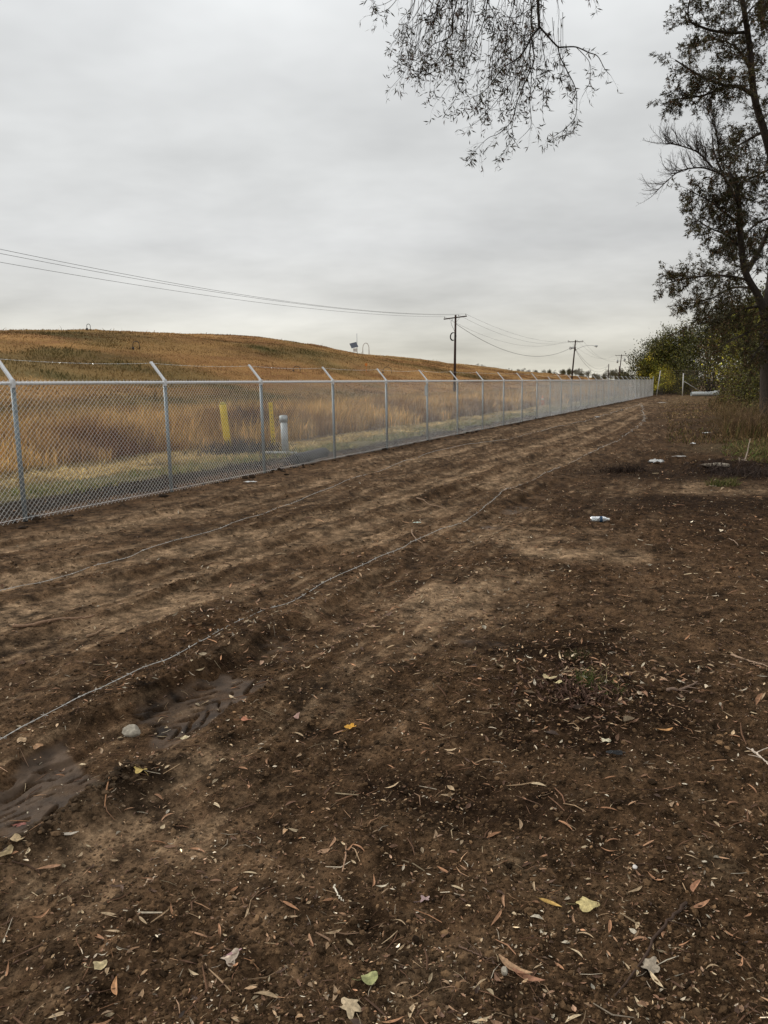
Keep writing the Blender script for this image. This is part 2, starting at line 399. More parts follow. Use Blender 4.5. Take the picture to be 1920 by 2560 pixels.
    hc = mixc(hc, [.075, .068, .025], green*.9)
    c = c*(1-m[:, None])+hc*m[:, None]
    m = sm(300, 900, r); c = mixc(c, [.12, .11, .07], m)
    c = np.clip(c, .004, .6)
    cm = bpy.data.materials.new('soil'); cm.use_nodes = True; t = cm.node_tree; b = t.nodes['Principled BSDF']; LK = t.links
    at_ = t.nodes.new('ShaderNodeAttribute'); at_.attribute_name = 'col'
    wt = t.nodes.new('ShaderNodeAttribute'); wt.attribute_name = 'wet'
    tcn = t.nodes.new('ShaderNodeTexCoord')
    na_ = t.nodes.new('ShaderNodeTexNoise'); na_.inputs['Scale'].default_value = 55; na_.inputs['Detail'].default_value = 7; na_.inputs['Roughness'].default_value = .72
    nb_ = t.nodes.new('ShaderNodeTexNoise'); nb_.inputs['Scale'].default_value = 9; nb_.inputs['Detail'].default_value = 6; nb_.inputs['Roughness'].default_value = .7
    LK.new(tcn.outputs['Object'], na_.inputs['Vector']); LK.new(tcn.outputs['Object'], nb_.inputs['Vector'])
    ad = t.nodes.new('ShaderNodeMath'); ad.operation = 'MULTIPLY'; LK.new(na_.outputs[0], ad.inputs[0]); LK.new(nb_.outputs[0], ad.inputs[1])
    mr = t.nodes.new('ShaderNodeMapRange'); mr.inputs[1].default_value = .13; mr.inputs[2].default_value = .38; mr.inputs[3].default_value = .28; mr.inputs[4].default_value = 1.95
    LK.new(ad.outputs[0], mr.inputs[0])
    wm_ = t.nodes.new('ShaderNodeMix'); wm_.data_type = 'FLOAT'; LK.new(wt.outputs['Fac'], wm_.inputs[0]); LK.new(mr.outputs[0], wm_.inputs[2]); wm_.inputs[3].default_value = 1.0
    mu = t.nodes.new('ShaderNodeVectorMath'); mu.operation = 'SCALE'; LK.new(at_.outputs['Color'], mu.inputs[0]); LK.new(wm_.outputs[0], mu.inputs['Scale'])
    LK.new(mu.outputs[0], b.inputs['Base Color'])
    rr_ = t.nodes.new('ShaderNodeMapRange'); rr_.inputs[3].default_value = .93; rr_.inputs[4].default_value = .58; LK.new(wt.outputs['Fac'], rr_.inputs[0]); LK.new(rr_.outputs[0], b.inputs['Roughness'])
    rs_ = t.nodes.new('ShaderNodeMapRange'); rs_.inputs[3].default_value = .05; rs_.inputs[4].default_value = .16; LK.new(wt.outputs['Fac'], rs_.inputs[0]); LK.new(rs_.outputs[0], b.inputs['Specular IOR Level'])
    vo = t.nodes.new('ShaderNodeTexVoronoi'); vo.inputs['Scale'].default_value = 70; LK.new(tcn.outputs['Object'], vo.inputs['Vector'])
    hs = t.nodes.new('ShaderNodeMath'); hs.operation = 'MULTIPLY_ADD'; hs.inputs[1].default_value = .5; LK.new(vo.outputs['Distance'], hs.inputs[0]); LK.new(na_.outputs[0], hs.inputs[2])
    bs_ = t.nodes.new('ShaderNodeMapRange'); bs_.inputs[3].default_value = .9; bs_.inputs[4].default_value = .25; LK.new(wt.outputs['Fac'], bs_.inputs[0])
    bp = t.nodes.new('ShaderNodeBump'); bp.inputs['Distance'].default_value = .018; LK.new(bs_.outputs[0], bp.inputs['Strength']); LK.new(hs.outputs[0], bp.inputs['Height']); LK.new(bp.outputs[0], b.inputs['Normal'])
    o = mk('ground', np.stack([X, Y, z], 1), [Q[:, ::-1], Tt], cm, None, c, {'wet': A['wet']}, True)
    tag(o, kind='structure')
def field_green(x, y, u, v):
    g = np.exp(-((v-35)/5.5)**2)*.85*np.clip(.75+noise(x, y, 9, 2, 120)*.8, 0, 1)*sm(95, 55, u)
    g = g+np.exp(-((v-68)/9)**2)*sm(95, 55, u)*1.1*np.clip(.75+noise(x, y, 11, 3, 121)*1.6, 0, 1)
    g = g+np.exp(-((v-49)/5)**2)*sm(75, 45, u)*.8*np.clip(.3+noise(x, y, 11, 3, 124)*1.6, 0, 1)
    g = g+np.exp(-((v-58)/6)**2-((u-100)/16)**2)*.8
    g = g+.6*sm(.25, .6, noise(x, y, 17, 3, 122))
    return np.clip(g, 0, .92)
build_ground()

# ------------------------------------------------------------------ fence
ZINC = mat('galvanised_steel', (.23, .265, .28), .45, .45, .5, var=.16, vscale=30)
WIRE = mat('zinc_wire', (.88, .89, .88), .30, .86, .5)
ARM = mat('pressed_steel', (.78, .79, .80), .45, .25, .5, var=.08, vscale=40)
U0, SP, NP = 7.054, 2.9138, 31
off = {1: .00, 2: -.11, 3: -.04, 4: .06, 5: .17, 6: .08, 7: .06, 8: .02, 9: .10, 12: -.12, 13: -.20, 14: -.10}
posts_u = [U0+SP*n+off.get(n, 0) for n in range(-4, NP)]
RAILZ = 1.80
def build_fence():
    root = empty('chain_link_fence', (*P2(U0, FV), 0), 'long new galvanised chain link fence with angled barbed wire arms between dirt track and field', 'fence')
    rl = np.array([*P2(U0, FV), 0.])
    up_ = np.array([0, 0, 1.]); d3 = np.array([*D, 0]); n3 = np.array([*NL, 0])
    for k, u in enumerate(posts_u):
        b = np.array([*P2(u, FV), 0.]); zb = 0.
        last = k == len(posts_u)-1
        g = G(); rng = RS(k)
        lean = d3*rng.uniform(-.02, .02)+n3*rng.uniform(-.012, .012)
        if k == 6: lean = lean+d3*-.05
        topz = RAILZ-.01 if not last else 2.2
        rad = .030 if not last else .042
        g.pipe([b-rl+up_*(zb-.15), b-rl+lean*.0+up_*topz], rad, 12)
        for zz in ((.3, .7, 1.1, 1.45, 1.7)):                         # tie wires round the post
            th = np.linspace(0, 2*np.pi, 13)
            g.pipe([b-rl+up_*(zz+.02*math.sin(t))+(d3*math.cos(t)+n3*math.sin(t))*(rad+.004) for t in th], .0026, 5)
        po = g.build('post', ZINC, root, smooth=True)
        if not last:
            a = G()
            a.pipe([b-rl+up_*(RAILZ-.055), b-rl+up_*(RAILZ+.05)], [.036, .036], 12)           # cap over the post
            dirv = norm(n3*.62+up_*.72)
            s0 = b-rl+up_*(RAILZ+.035); ax = np.array([d3, np.cross(dirv, d3), dirv])
            ln = .40 if k != 15 else .20
            a.box(s0+dirv*ln/2-ax[1]*.006, .044, .006, ln, ax)
            a.box(s0+dirv*ln/2+d3*.022, .005, .026, ln, ax); a.box(s0+dirv*ln/2-d3*.022, .005, .026, ln, ax)
            ao = a.build('barb_arm', ARM, po)
    # rail
    pts = [np.array([*P2(u, FV+.004*math.sin(k*2.1)), RAILZ])-rl for k, u in enumerate(posts_u)]
    g = G(); g.pipe(pts, .0225, 12); g.build('top_rail', ARM, root, smooth=True)
    # woven mesh: one zig-zag wire per half diamond
    w_, hh = .0366, .0366
    ua, ub = posts_u[0], posts_u[-1]
    nw = int((ub-ua)/w_); nz = 51
    for nm, k0, k1, sides in (('near', 0, int((posts_u[14]-ua)/w_), 4), ('far', int((posts_u[14]-ua)/w_), nw, 3)):
        k = np.arange(k0, k1)[:, None]; j = np.arange(nz)[None]
        uu = ua+(k+((j+k) % 2))*w_+0*j
        zz = .012+j*hh+0*k
        bend = .010*np.sin(uu*1.7)+.006*np.sin(uu*5.1+zz*2)*np.sin(zz*1.7)
        gz = .0*uu
        A_ = np.stack([uu, FV-.036+bend+0*zz, zz+gz], -1)
        # alternate front and back half turns of each wire
        a = A_[:, :-1].reshape(-1, 3); b = A_[:, 1:].reshape(-1, 3)
        rising = (b[:, 0] > a[:, 0])
        offs = np.where(rising, .0028, -.0028)
        a = a.copy(); b = b.copy(); a[:, 1] += offs; b[:, 1] += offs
        def w3(q): return np.stack([q[:, 0]*D[0]+q[:, 1]*NL[0]-rl[0], q[:, 0]*D[1]+q[:, 1]*NL[1]-rl[1], q[:, 2]], 1)
        rw = .0020 if nm == 'near' else .0032; V, Q = tubes(w3(a), w3(b), rw, rw, sides)
        if nm == 'near': V0, Q0 = V, Q
        else:
            mk('chain_link_mesh', np.concatenate([V0, V]), [np.concatenate([Q0, Q+len(V0)])], WIRE, root, smooth=True)
    # the one strand of barbed wire strung on the arm tips
    g = G(); pr = []
    for k, u in enumerate(posts_u[:-1]):
        tip = np.array([*P2(u, FV), 0])-rl+up_*(RAILZ+.035)+norm(n3*.62+up_*.72)*.37
        if k == 15: tip = tip-up_*.1
        pr.append(tip)
        if k < len(posts_u)-2:
            pr.append(None)
    path = []
    for i in range(0, len(pr)-1, 2):
        a, b = pr[i], pr[i+2]
        for t in np.linspace(0, 1, 10)[:-1]: path.append(a*(1-t)+b*t-up_*.03*4*t*(1-t))
    path.append(pr[-1]); path.append(np.array([*P2(posts_u[-1], FV), 2.18])-rl)
    barbed(g, np.array(path), 7, .0015, .0014, .125, .013)
    g.build('barbed_strand', WIRE, root)
    g = G(); pts = [np.array([*P2(u, FV-.03), .05])-rl for u in posts_u]; g.pipe(pts, .003, 5); g.build('tension_wire', WIRE, root)
    return root
def barbed(g, path, seed, r, off_, step=.125, barb=.016):
    path = np.asarray(path); seg = np.linalg.norm(np.diff(path, axis=0), axis=1); s = np.concatenate([[0], np.cumsum(seg)])
    n = int(s[-1]/.04); t = np.linspace(0, s[-1], n)
    P = np.stack([np.interp(t, s, path[:, i]) for i in range(3)], 1); T = norm(np.gradient(P, axis=0))
    x = norm(np.cross(T, [0, 0, 1.])); y = np.cross(x, T)
    for ph in (0, np.pi):
        a = t/.09*2*np.pi/1+ph
        Q = P+(x*np.cos(a)[:, None]+y*np.sin(a)[:, None])*off_
        V, F_ = tubes(Q[:-1], Q[1:], r*.8, r*.8, 4); g.add(V, F_)
    rng = RS(seed); bt = np.arange(.05, s[-1], step); 
    Pb = np.stack([np.interp(bt, s, path[:, i]) for i in range(3)], 1)
    A, B = [], []
    for p in Pb:
        for q in range(2):
            dv = norm(rng.normal(size=3)); A.append(p-dv*barb); B.append(p+dv*barb)
    V, F_ = tubes(np.array(A), np.array(B), .0013, .0013, 3); g.add(V, F_)
build_fence()
# little plate tied to the mesh
b = P2(posts_u[9]-.22, FV-.05); g = G()
ax = np.array([[*D, 0], [*NL, 0], [0, 0, 1.]])
g.box((0, 0, 0), .21, .004, .30, ax); g.box((0, 0, .10), .16, .0075, .02, ax); g.box((0, 0, -.02), .13, .0075, .02, ax)
o = g.build('fence_tag', mat('tag_white', (.62, .66, .66), .6, var=.12, vscale=12), loc=None); o.location = (b[0], b[1], 1.52)
tag(o, 'small pale rectangular plate wired to the fence mesh beside a post below the top rail', 'sign')

# ------------------------------------------------------------------ loose barbed wires on the dirt
def ground_wire(name, pts, label, seed, kink=.02):
    c = catmull([np.append(p[:2], 0) for p in pts], 14); rng = RS(seed)
    s = np.concatenate([[0], np.cumsum(np.linalg.norm(np.diff(c, axis=0), axis=1))])
    n = int(s[-1]/.09); t = np.linspace(0, s[-1], n)
    x = np.interp(t, s, c[:, 0]); y = np.interp(t, s, c[:, 1])
    r = np.hypot(x, y); am = kink*(1+sm(12, 45, r)*5)
    x = x+noise(t, t*0, .55, 2, seed)*am; y = y+noise(t, t*0, .5, 2, seed+3)*am*.8
    z = terrain(x, y); 
    zs = np.array([z[max(0, i-1):i+2].max() for i in range(n)])+.006+np.clip(noise(t, t*0, 1.3, 1, seed+5), -.25, 1)*.03
    g = G(); P = np.stack([x, y, zs], 1)
    # the wire keeps its gauge; only the barbs are scattered
    barbed(g, P-P[0], seed, .0023, .0019, .13, .018)
    o = g.build(name, mat('dirty_wire', (.62, .60, .55), .5, .3)); o.location = P[0]
    return tag(o, label, 'barbed wire', 'loose barbed wires laid on the dirt')
dp = lambda L_: [gd(*p) for p in L_]
endp = gd(1385, 872)
ground_wire('barbed_wire', dp([(-300, 1355), (0, 1277), (100, 1254), (230, 1211), (400, 1160), (560, 1110), (700, 1056), (830, 1010), (950, 972), (1100, 945), (1200, 925), (1290, 902), (1350, 884)])+[endp],
            'straighter barbed wire lying on the dirt nearer the fence', 11)
ground_wire('barbed_wire', dp([(-250, 1790), (0, 1622), (100, 1562), (220, 1500), (310, 1452), (380, 1425), (460, 1375), (560, 1325), (640, 1300), (700, 1263), (830, 1210), (930, 1155), (1010, 1120), (1100, 1062), (1200, 1012), (1260, 985), (1330, 952), (1375, 925), (1393, 905), (1388, 888)])+[endp],
            'kinked barbed wire across the middle of the dirt, bending back at its far end', 12, .035)

# ------------------------------------------------------------------ soil clods (nobody could count them)
LEAFM = mat('dead_leaf', (.4, .2, .1), .62, attr='col', var=.4, vscale=90, spec=.25)
SOILM = mat('clod_soil', (.08, .05, .03), .95, attr='col', var=.4, vscale=160, spec=.1)
STRAW = mat('dry_stems', (.4, .3, .15), .75, attr='col', spec=.15)
TWIG = mat('twig_bark', (.2, .14, .1), .85, attr='col', var=.3, vscale=80, spec=.15)
PAL = dict(orange=[(.44, .25, .14), (.40, .21, .11), (.50, .30, .17), (.36, .19, .10), (.48, .30, .19)],
           tan=[(.46, .31, .18), (.52, .38, .23), (.40, .27, .16), (.58, .45, .28)],
           pale=[(.62, .52, .38), (.66, .58, .44), (.55, .45, .33)],
           brown=[(.16, .085, .05), (.12, .07, .045), (.20, .11, .065), (.26, .14, .08)])
def in_view(x, y, m=0.): return np.abs(np.arctan2(x, y)) < math.radians(34+m)
def polar(n, r0, r1, rng, p=1.0, lo=-42., hi=48.):
    """random ground points in view, evenly over the picture rather than over the ground when p is high"""
    q = rng.rand(n); k = 2-2*p if p != 1 else None
    r = np.exp(np.log(r0)+q*np.log(r1/r0)) if p == 1 else (r0**k+q*(r1**k-r0**k))**(1/k)
    th = np.radians(rng.uniform(lo, hi, n)); return r*np.sin(th), r*np.cos(th), r
_t = (1+5**.5)/2
ICO = norm(np.array([(-1, _t, 0), (1, _t, 0), (-1, -_t, 0), (1, -_t, 0), (0, -1, _t), (0, 1, _t), (0, -1, -_t), (0, 1, -_t), (_t, 0, -1), (_t, 0, 1), (-_t, 0, -1), (-_t, 0, 1)], float))
ICF = np.array([(0, 11, 5), (0, 5, 1), (0, 1, 7), (0, 7, 10), (0, 10, 11), (1, 5, 9), (5, 11, 4), (11, 10, 2), (10, 7, 6), (7, 1, 8), (3, 9, 4), (3, 4, 2), (3, 2, 6), (3, 6, 8), (3, 8, 9), (4, 9, 5), (2, 4, 11), (6, 2, 10), (8, 6, 7), (9, 8, 1)])
def lumps(x, y, size, rng, col, flat=.6):
    n = len(x); z = terrain(x, y)
    V = ICO[None]*(1+rng.uniform(-.35, .35, (n, 12, 1)))*np.stack([rng.uniform(.7, 1.5, n), rng.uniform(.7, 1.2, n), rng.uniform(.45, .9, n)*flat/.6], -1)[:, None]
    a = rng.uniform(0, 6.28, n); c, s = np.cos(a)[:, None], np.sin(a)[:, None]
    V = np.stack([V[..., 0]*c-V[..., 1]*s, V[..., 0]*s+V[..., 1]*c, V[..., 2]], -1)*size[:, None, None]
    V[..., 0] += x[:, None]; V[..., 1] += y[:, None]; V[..., 2] += (z+size*.12)[:, None]
    F_ = ICF[None]+(np.arange(n)*12)[:, None, None]
    return V.reshape(-1, 3), F_.reshape(-1, 3), np.repeat(col, 12, axis=0)
def build_clods():
    rng = RS(5); x, y, r = polar(150000, 1.6, 22, rng, 1.10)
    u, v = UV(x, y); _, A = terrain(x, y, True)
    dens = np.clip(.28+.55*A['rough']+.5*noise(x, y, .7, 3, 200)-.6*A['wet'], 0, 1)
    k = (rng.rand(len(x)) < dens) & (v < 10.2); x, y, r = x[k], y[k], r[k]
    A = {q: A[q][k] for q in A}
    n = len(x); size = np.exp(rng.normal(math.log(.0036), .52, n))*(1+.16*np.maximum(r-2.5, 0)**.8)
    size = np.clip(size*(1+1.1*A['berm']+1.2*A['bank']), .002, .016+.012*np.clip(A['berm']+A['bank'], 0, 1))
    base = np.array([.072, .043, .022])*np.exp(rng.normal(0, .5, (n, 1)))
    base = base*(1-.55*A['berm'][:, None])*(1-.5*A['bank'][:, None])+np.array([.12, .09, .06])*(A['dry']*.6)[:, None]
    V, T, c = lumps(x, y, size, rng, base)
    # larger clods along the foot of the fence
    uu = rng.uniform(3, 70, 5200); vv = np.where(rng.rand(5200) < .25, FV-.08+rng.normal(0, .14, 5200), FV+rng.uniform(0, 1.7, 5200)); p = uu[:, None]*D+vv[:, None]*NL
    k = noise(p[:, 0], p[:, 1], 1.2, 2, 203) > -.15; p = p[k]
    V2, T2, c2 = lumps(p[:, 0], p[:, 1], np.exp(rng.normal(math.log(.022), .5, len(p))), rng, np.array([.036, .024, .016])*np.exp(rng.normal(0, .5, (len(p), 1))))
    o = mk('soil_clods', np.concatenate([V, V2]), [np.concatenate([T, T2+len(V)])], SOILM, None, np.concatenate([c, c2]))
    tag(o, 'loose crumbs and clods of brown soil strewn over the dirt', 'soil', kind='stuff')
build_clods()

# ------------------------------------------------------------------ leaves and twigs
def flat_leaves(x, y, ln, wd, rng, col, lift=.004, tilt=.35, z=None):
    """each leaf 6 points: tips, two shoulders, two midrib points -> folded blade"""
    n = len(x); z = terrain(x, y) if z is None else z
    a = rng.uniform(0, 6.28, n); tx = rng.normal(0, tilt, n); ty = rng.normal(0, tilt*.8, n)
    X = np.stack([np.cos(a), np.sin(a), tx], 1); X = norm(X); Yv = norm(np.stack([-np.sin(a), np.cos(a), ty], 1)); Nn = norm(np.cross(X, Yv))
    o = np.stack([x, y, z+lift+np.abs(tx)*ln*.4+np.abs(ty)*wd*.3], 1); curl = rng.uniform(-.12, .28, n)*ln; fold = rng.uniform(.0, .45, n)*wd
    def P(s, t, h): return o+X*(s*ln)[:, None]+Yv*(t*wd)[:, None]+Nn*h[:, None]
    V = np.stack([P(-.5+0*ln, 0*ln, curl), P(-.12+0*ln, .5+0*ln, fold), P(.18+0*ln, .42+0*ln, fold), P(.5+0*ln, 0*ln, curl), P(.18+0*ln, -.42+0*ln, fold), P(-.12+0*ln, -.5+0*ln, fold), P(-.12+0*ln, 0*ln, 0*ln), P(.18+0*ln, 0*ln, 0*ln)], 1)
    T = np.array([(0, 6, 1), (1, 6, 7), (1, 7, 2), (2, 7, 3), (3, 7, 4), (4, 7, 6), (4, 6, 5), (5, 6, 0)])
    F_ = T[None]+(np.arange(n)*8)[:, None, None]
    return V.reshape(-1, 3), F_.reshape(-1, 3), np.repeat(col, 8, axis=0)
def pick(rng, n, names, pr):
    k = rng.choice(len(names), n, p=pr); o = np.zeros((n, 3))
    for i, nm in enumerate(names):
        m = k == i; q = np.array(PAL[nm])*.74; o[m] = q[rng.randint(0, len(q), m.sum())]
    return o*np.exp(rng.normal(0, .38, (n, 1)))
def litter_density(x, y, seed=210):
    u, v = UV(x, y)
    d = .25+.75*sm(5.2, 1.2, v)+.45*noise(x, y, 1.4, 3, seed)+.35*noise(x, y, .35, 2, seed+1)
    d = d+.5*sm(9, 14, u)*sm(2.6, .5, v)
    db = pdist(x, y, [gd(560, 1390), gd(700, 1310), gd(830, 1225), gd(930, 1160)])[0]; d = d+.8*np.exp(-(db/.35)**2)
    dc = np.hypot(x-gd(1290, 1490)[0], y-gd(1290, 1490)[1]); d = d+.9*np.exp(-(dc/.55)**2)
    return np.clip(d*sm(8.3, 6.5, v), .02, 1)
def build_litter():
    rng = RS(8); parts = []
    # small fragments everywhere
    x, y, r = polar(66000, 1.65, 45, rng, 1.15); _, A = terrain(x, y, True)
    k = rng.rand(len(x)) < litter_density(x, y)*(1-.75*A['wet'])*.62; x, y, r = x[k], y[k], r[k]; n = len(x)
    ln = np.exp(rng.normal(math.log(.0105), .5, n))*(1+.15*np.maximum(r-3, 0)**.9); ln = np.minimum(ln, .10)
    wd = ln*rng.uniform(.14, .5, n)
    parts.append(flat_leaves(x, y, ln, wd, rng, pick(rng, n, ('orange', 'tan', 'pale', 'brown'), (.2, .33, .12, .35)), .002+.0005*r, .25))
    # whole leaves farther away
    x, y, r = polar(22500, 4.3, 60, rng, 1.2); _, A = terrain(x, y, True)
    k = rng.rand(len(x)) < litter_density(x, y)**1.4*(1-.6*A['wet'])*.33; x, y, r = x[k], y[k], r[k]; n = len(x)
    ln = rng.uniform(.03, .065, n); wd = ln*rng.uniform(.14, .28, n); big = rng.rand(n) < .05; wd[big] = ln[big]*rng.uniform(.5, .8, big.sum())
    parts.append(flat_leaves(x, y, ln, wd, rng, pick(rng, n, ('orange', 'tan', 'pale', 'brown'), (.34, .34, .07, .25)), .004, .3))
    n = 650; x = HEAP[0]+rng.normal(0, .34, n); y = HEAP[1]+rng.normal(0, .30, n); ln = np.exp(rng.normal(math.log(.028), .4, n))
    parts.append(flat_leaves(x, y, ln, ln*rng.uniform(.15, .4, n), rng, pick(rng, n, ('orange', 'tan', 'pale', 'brown'), (.14, .2, .08, .58)), .008, .4))
    V, T, C_ = [], [], []; k = 0
    for a, b, c in parts: V.append(a); T.append(b+k); C_.append(c); k += len(a)
    o = mk('leaf_litter', np.concatenate(V), [np.concatenate(T)], LEAFM, None, np.concatenate(C_))
    tag(o, 'scattered dead leaves and leaf fragments covering the dirt', 'leaf litter', kind='stuff')
    # stems, pine needles and chips of wood
    x, y, r = polar(18000, 1.65, 32, rng, 1.15)
    k = rng.rand(len(x)) < litter_density(x, y, 220)*.30; x, y, r = x[k], y[k], r[k]; n = len(x)
    ln = np.exp(rng.normal(math.log(.032), .6, n))*(1+.09*np.maximum(r-2, 0)); ln = np.minimum(ln, .28); a = rng.uniform(0, 6.28, n)
    z = terrain(x, y); dx, dy = np.cos(a)*ln/2, np.sin(a)*ln/2
    z1 = terrain(x-dx, y-dy); z2 = terrain(x+dx, y+dy); bend = rng.normal(0, .08, n)*ln
    rad = np.clip(ln*.018, .0005, .0022)*rng.uniform(.7, 1.7, n)*(1+.05*r)
    A_ = np.stack([x-dx, y-dy, z1+rad+.001], 1); B_ = np.stack([x+dx, y+dy, z2+rad+.001+rng.uniform(0, .12, n)*ln], 1)
    M_ = np.stack([x-dy/ln*bend*2, y+dx/ln*bend*2, np.maximum(z, (z1+z2)/2)+rad+.003], 1)
    col = pick(rng, n, ('tan', 'pale', 'brown', 'orange'), (.22, .06, .56, .16))
    V1, Q1 = tubes(A_, M_, rad*.7, rad, 4); V2, Q2 = tubes(M_, B_, rad, rad*.5, 4)
    o = mk('twig_litter', np.concatenate([V1, V2]), [np.concatenate([Q1, Q2+len(V1)])], TWIG, None, np.concatenate([np.repeat(col, 8, 0)]*2))
    tag(o, 'small broken stems, needles and wood chips scattered over the dirt', 'twig litter', kind='stuff')
build_litter()

def narrow_leaf(name, ln, wd, rng, col, curl=None, fold=None):
    n = 9; V = []; C_ = []
    curl = rng.uniform(-.10, .25) if curl is None else curl; fold = rng.uniform(.1, .7) if fold is None else fold
    tw = rng.uniform(-.7, .7); bend = rng.uniform(-.15, .15)
    for i in range(n+1):
        t = i/n; wv = wd*.5*(math.sin(math.pi*min(1, t*.97+.02))**.75)*(1-.25*t); s = (t-.5)
        for q in (-1, -.5, 0, .5, 1):
            yy = wv*q*math.cos(fold*abs(q)); zz = wv*abs(q)*math.sin(fold)+rng.uniform(-.02, .02)*wd
            a = tw*s; y2 = yy*math.cos(a)-zz*math.sin(a); z2 = yy*math.sin(a)+zz*math.cos(a)
            V.append((s*ln, y2+bend*ln*(s*s*4-.3), z2+curl*ln*s*s*4)); C_.append(np.array(col)*(.72 if q == 0 else rng.uniform(.85, 1.12)))
    V = np.array(V); V[:, 2] -= V[:, 2].min()
    Q = [[i*5+j, (i+1)*5+j, (i+1)*5+j+1, i*5+j+1] for i in range(n) for j in range(4)]
    g = G(); g.add(V, Q, None, None); g.C = [np.array(C_)]
    st = np.array([V[2], V[2]+[-ln*.08, 0, .001], V[2]+[-ln*.16, rng.uniform(-.01, .01)*1, .0]]); g.pipe(st, [.0007, .0006, .0005], 4, np.array(col)*.6)
    return g
def lobed_leaf(ln, rng, col, lobes=5, deep=.35, crumple=.12):
    ln = ln*.9; col = np.array(col)*.78
    n = 48; V = [(0, 0, 0)]; C_ = [np.array(col)*.8]; T = []; Q = []
    ph = rng.uniform(0, 1); k3 = [rng.uniform(-.06, .06) for _ in range(6)]
    f = lambda X, Y: crumple*ln*(math.sin(X/ln*7+ph*6)*.5+math.sin(Y/ln*9+ph*9)*.4+.9*((X*X+Y*Y)/ln/ln))
    for ring in (.5, 1.):
        for i in range(n):
            a = 2*math.pi*i/n; lob = 1-deep*(.5-.5*math.cos(lobes*a))**1.4+k3[i % 6]*.7
            rr = ln*.5*ring*(lob if ring == 1 else (.5+.5*lob)); X, Y = rr*math.cos(a), rr*math.sin(a)*.85
            V.append((X, Y, f(X, Y))); C_.append(np.array(col)*(rng.uniform(.85, 1.1) if abs(math.cos(lobes*a/2)) < .95 else .78))
    for i in range(n):
        j = (i+1) % n; T.append((0, 1+i, 1+j)); Q.append((1+i, 1+n+i, 1+n+j, 1+j))
    V = np.array(V); V[:, 2] -= V[:, 2].min()
    g = G(); g.add(V, Q, T, None); g.C = [np.array(C_)]
    g.pipe([V[0]+(-ln*.42, 0, .002), V[0]+(-ln*.7, .004, .001), V[0]+(-ln*.95, .014, .001)], .0008, 4, np.array(col)*.7)
    return g
def place(o, P, rz, tx=0., ty=0., dz=.002, s=1.):
    o.location = on(P, dz); o.rotation_euler = (tx, ty, rz); o.scale = (s, s, s); return o
def leaf_thing(g, name, P, rz, label, cat='leaf', group=None, tx=0., ty=0., s=1., dz=.003):
    o = g.build(name, LEAFM, smooth=True); place(o, P, rz, tx, ty, dz, s); return tag(o, label, cat, group)
rng = RS(21)
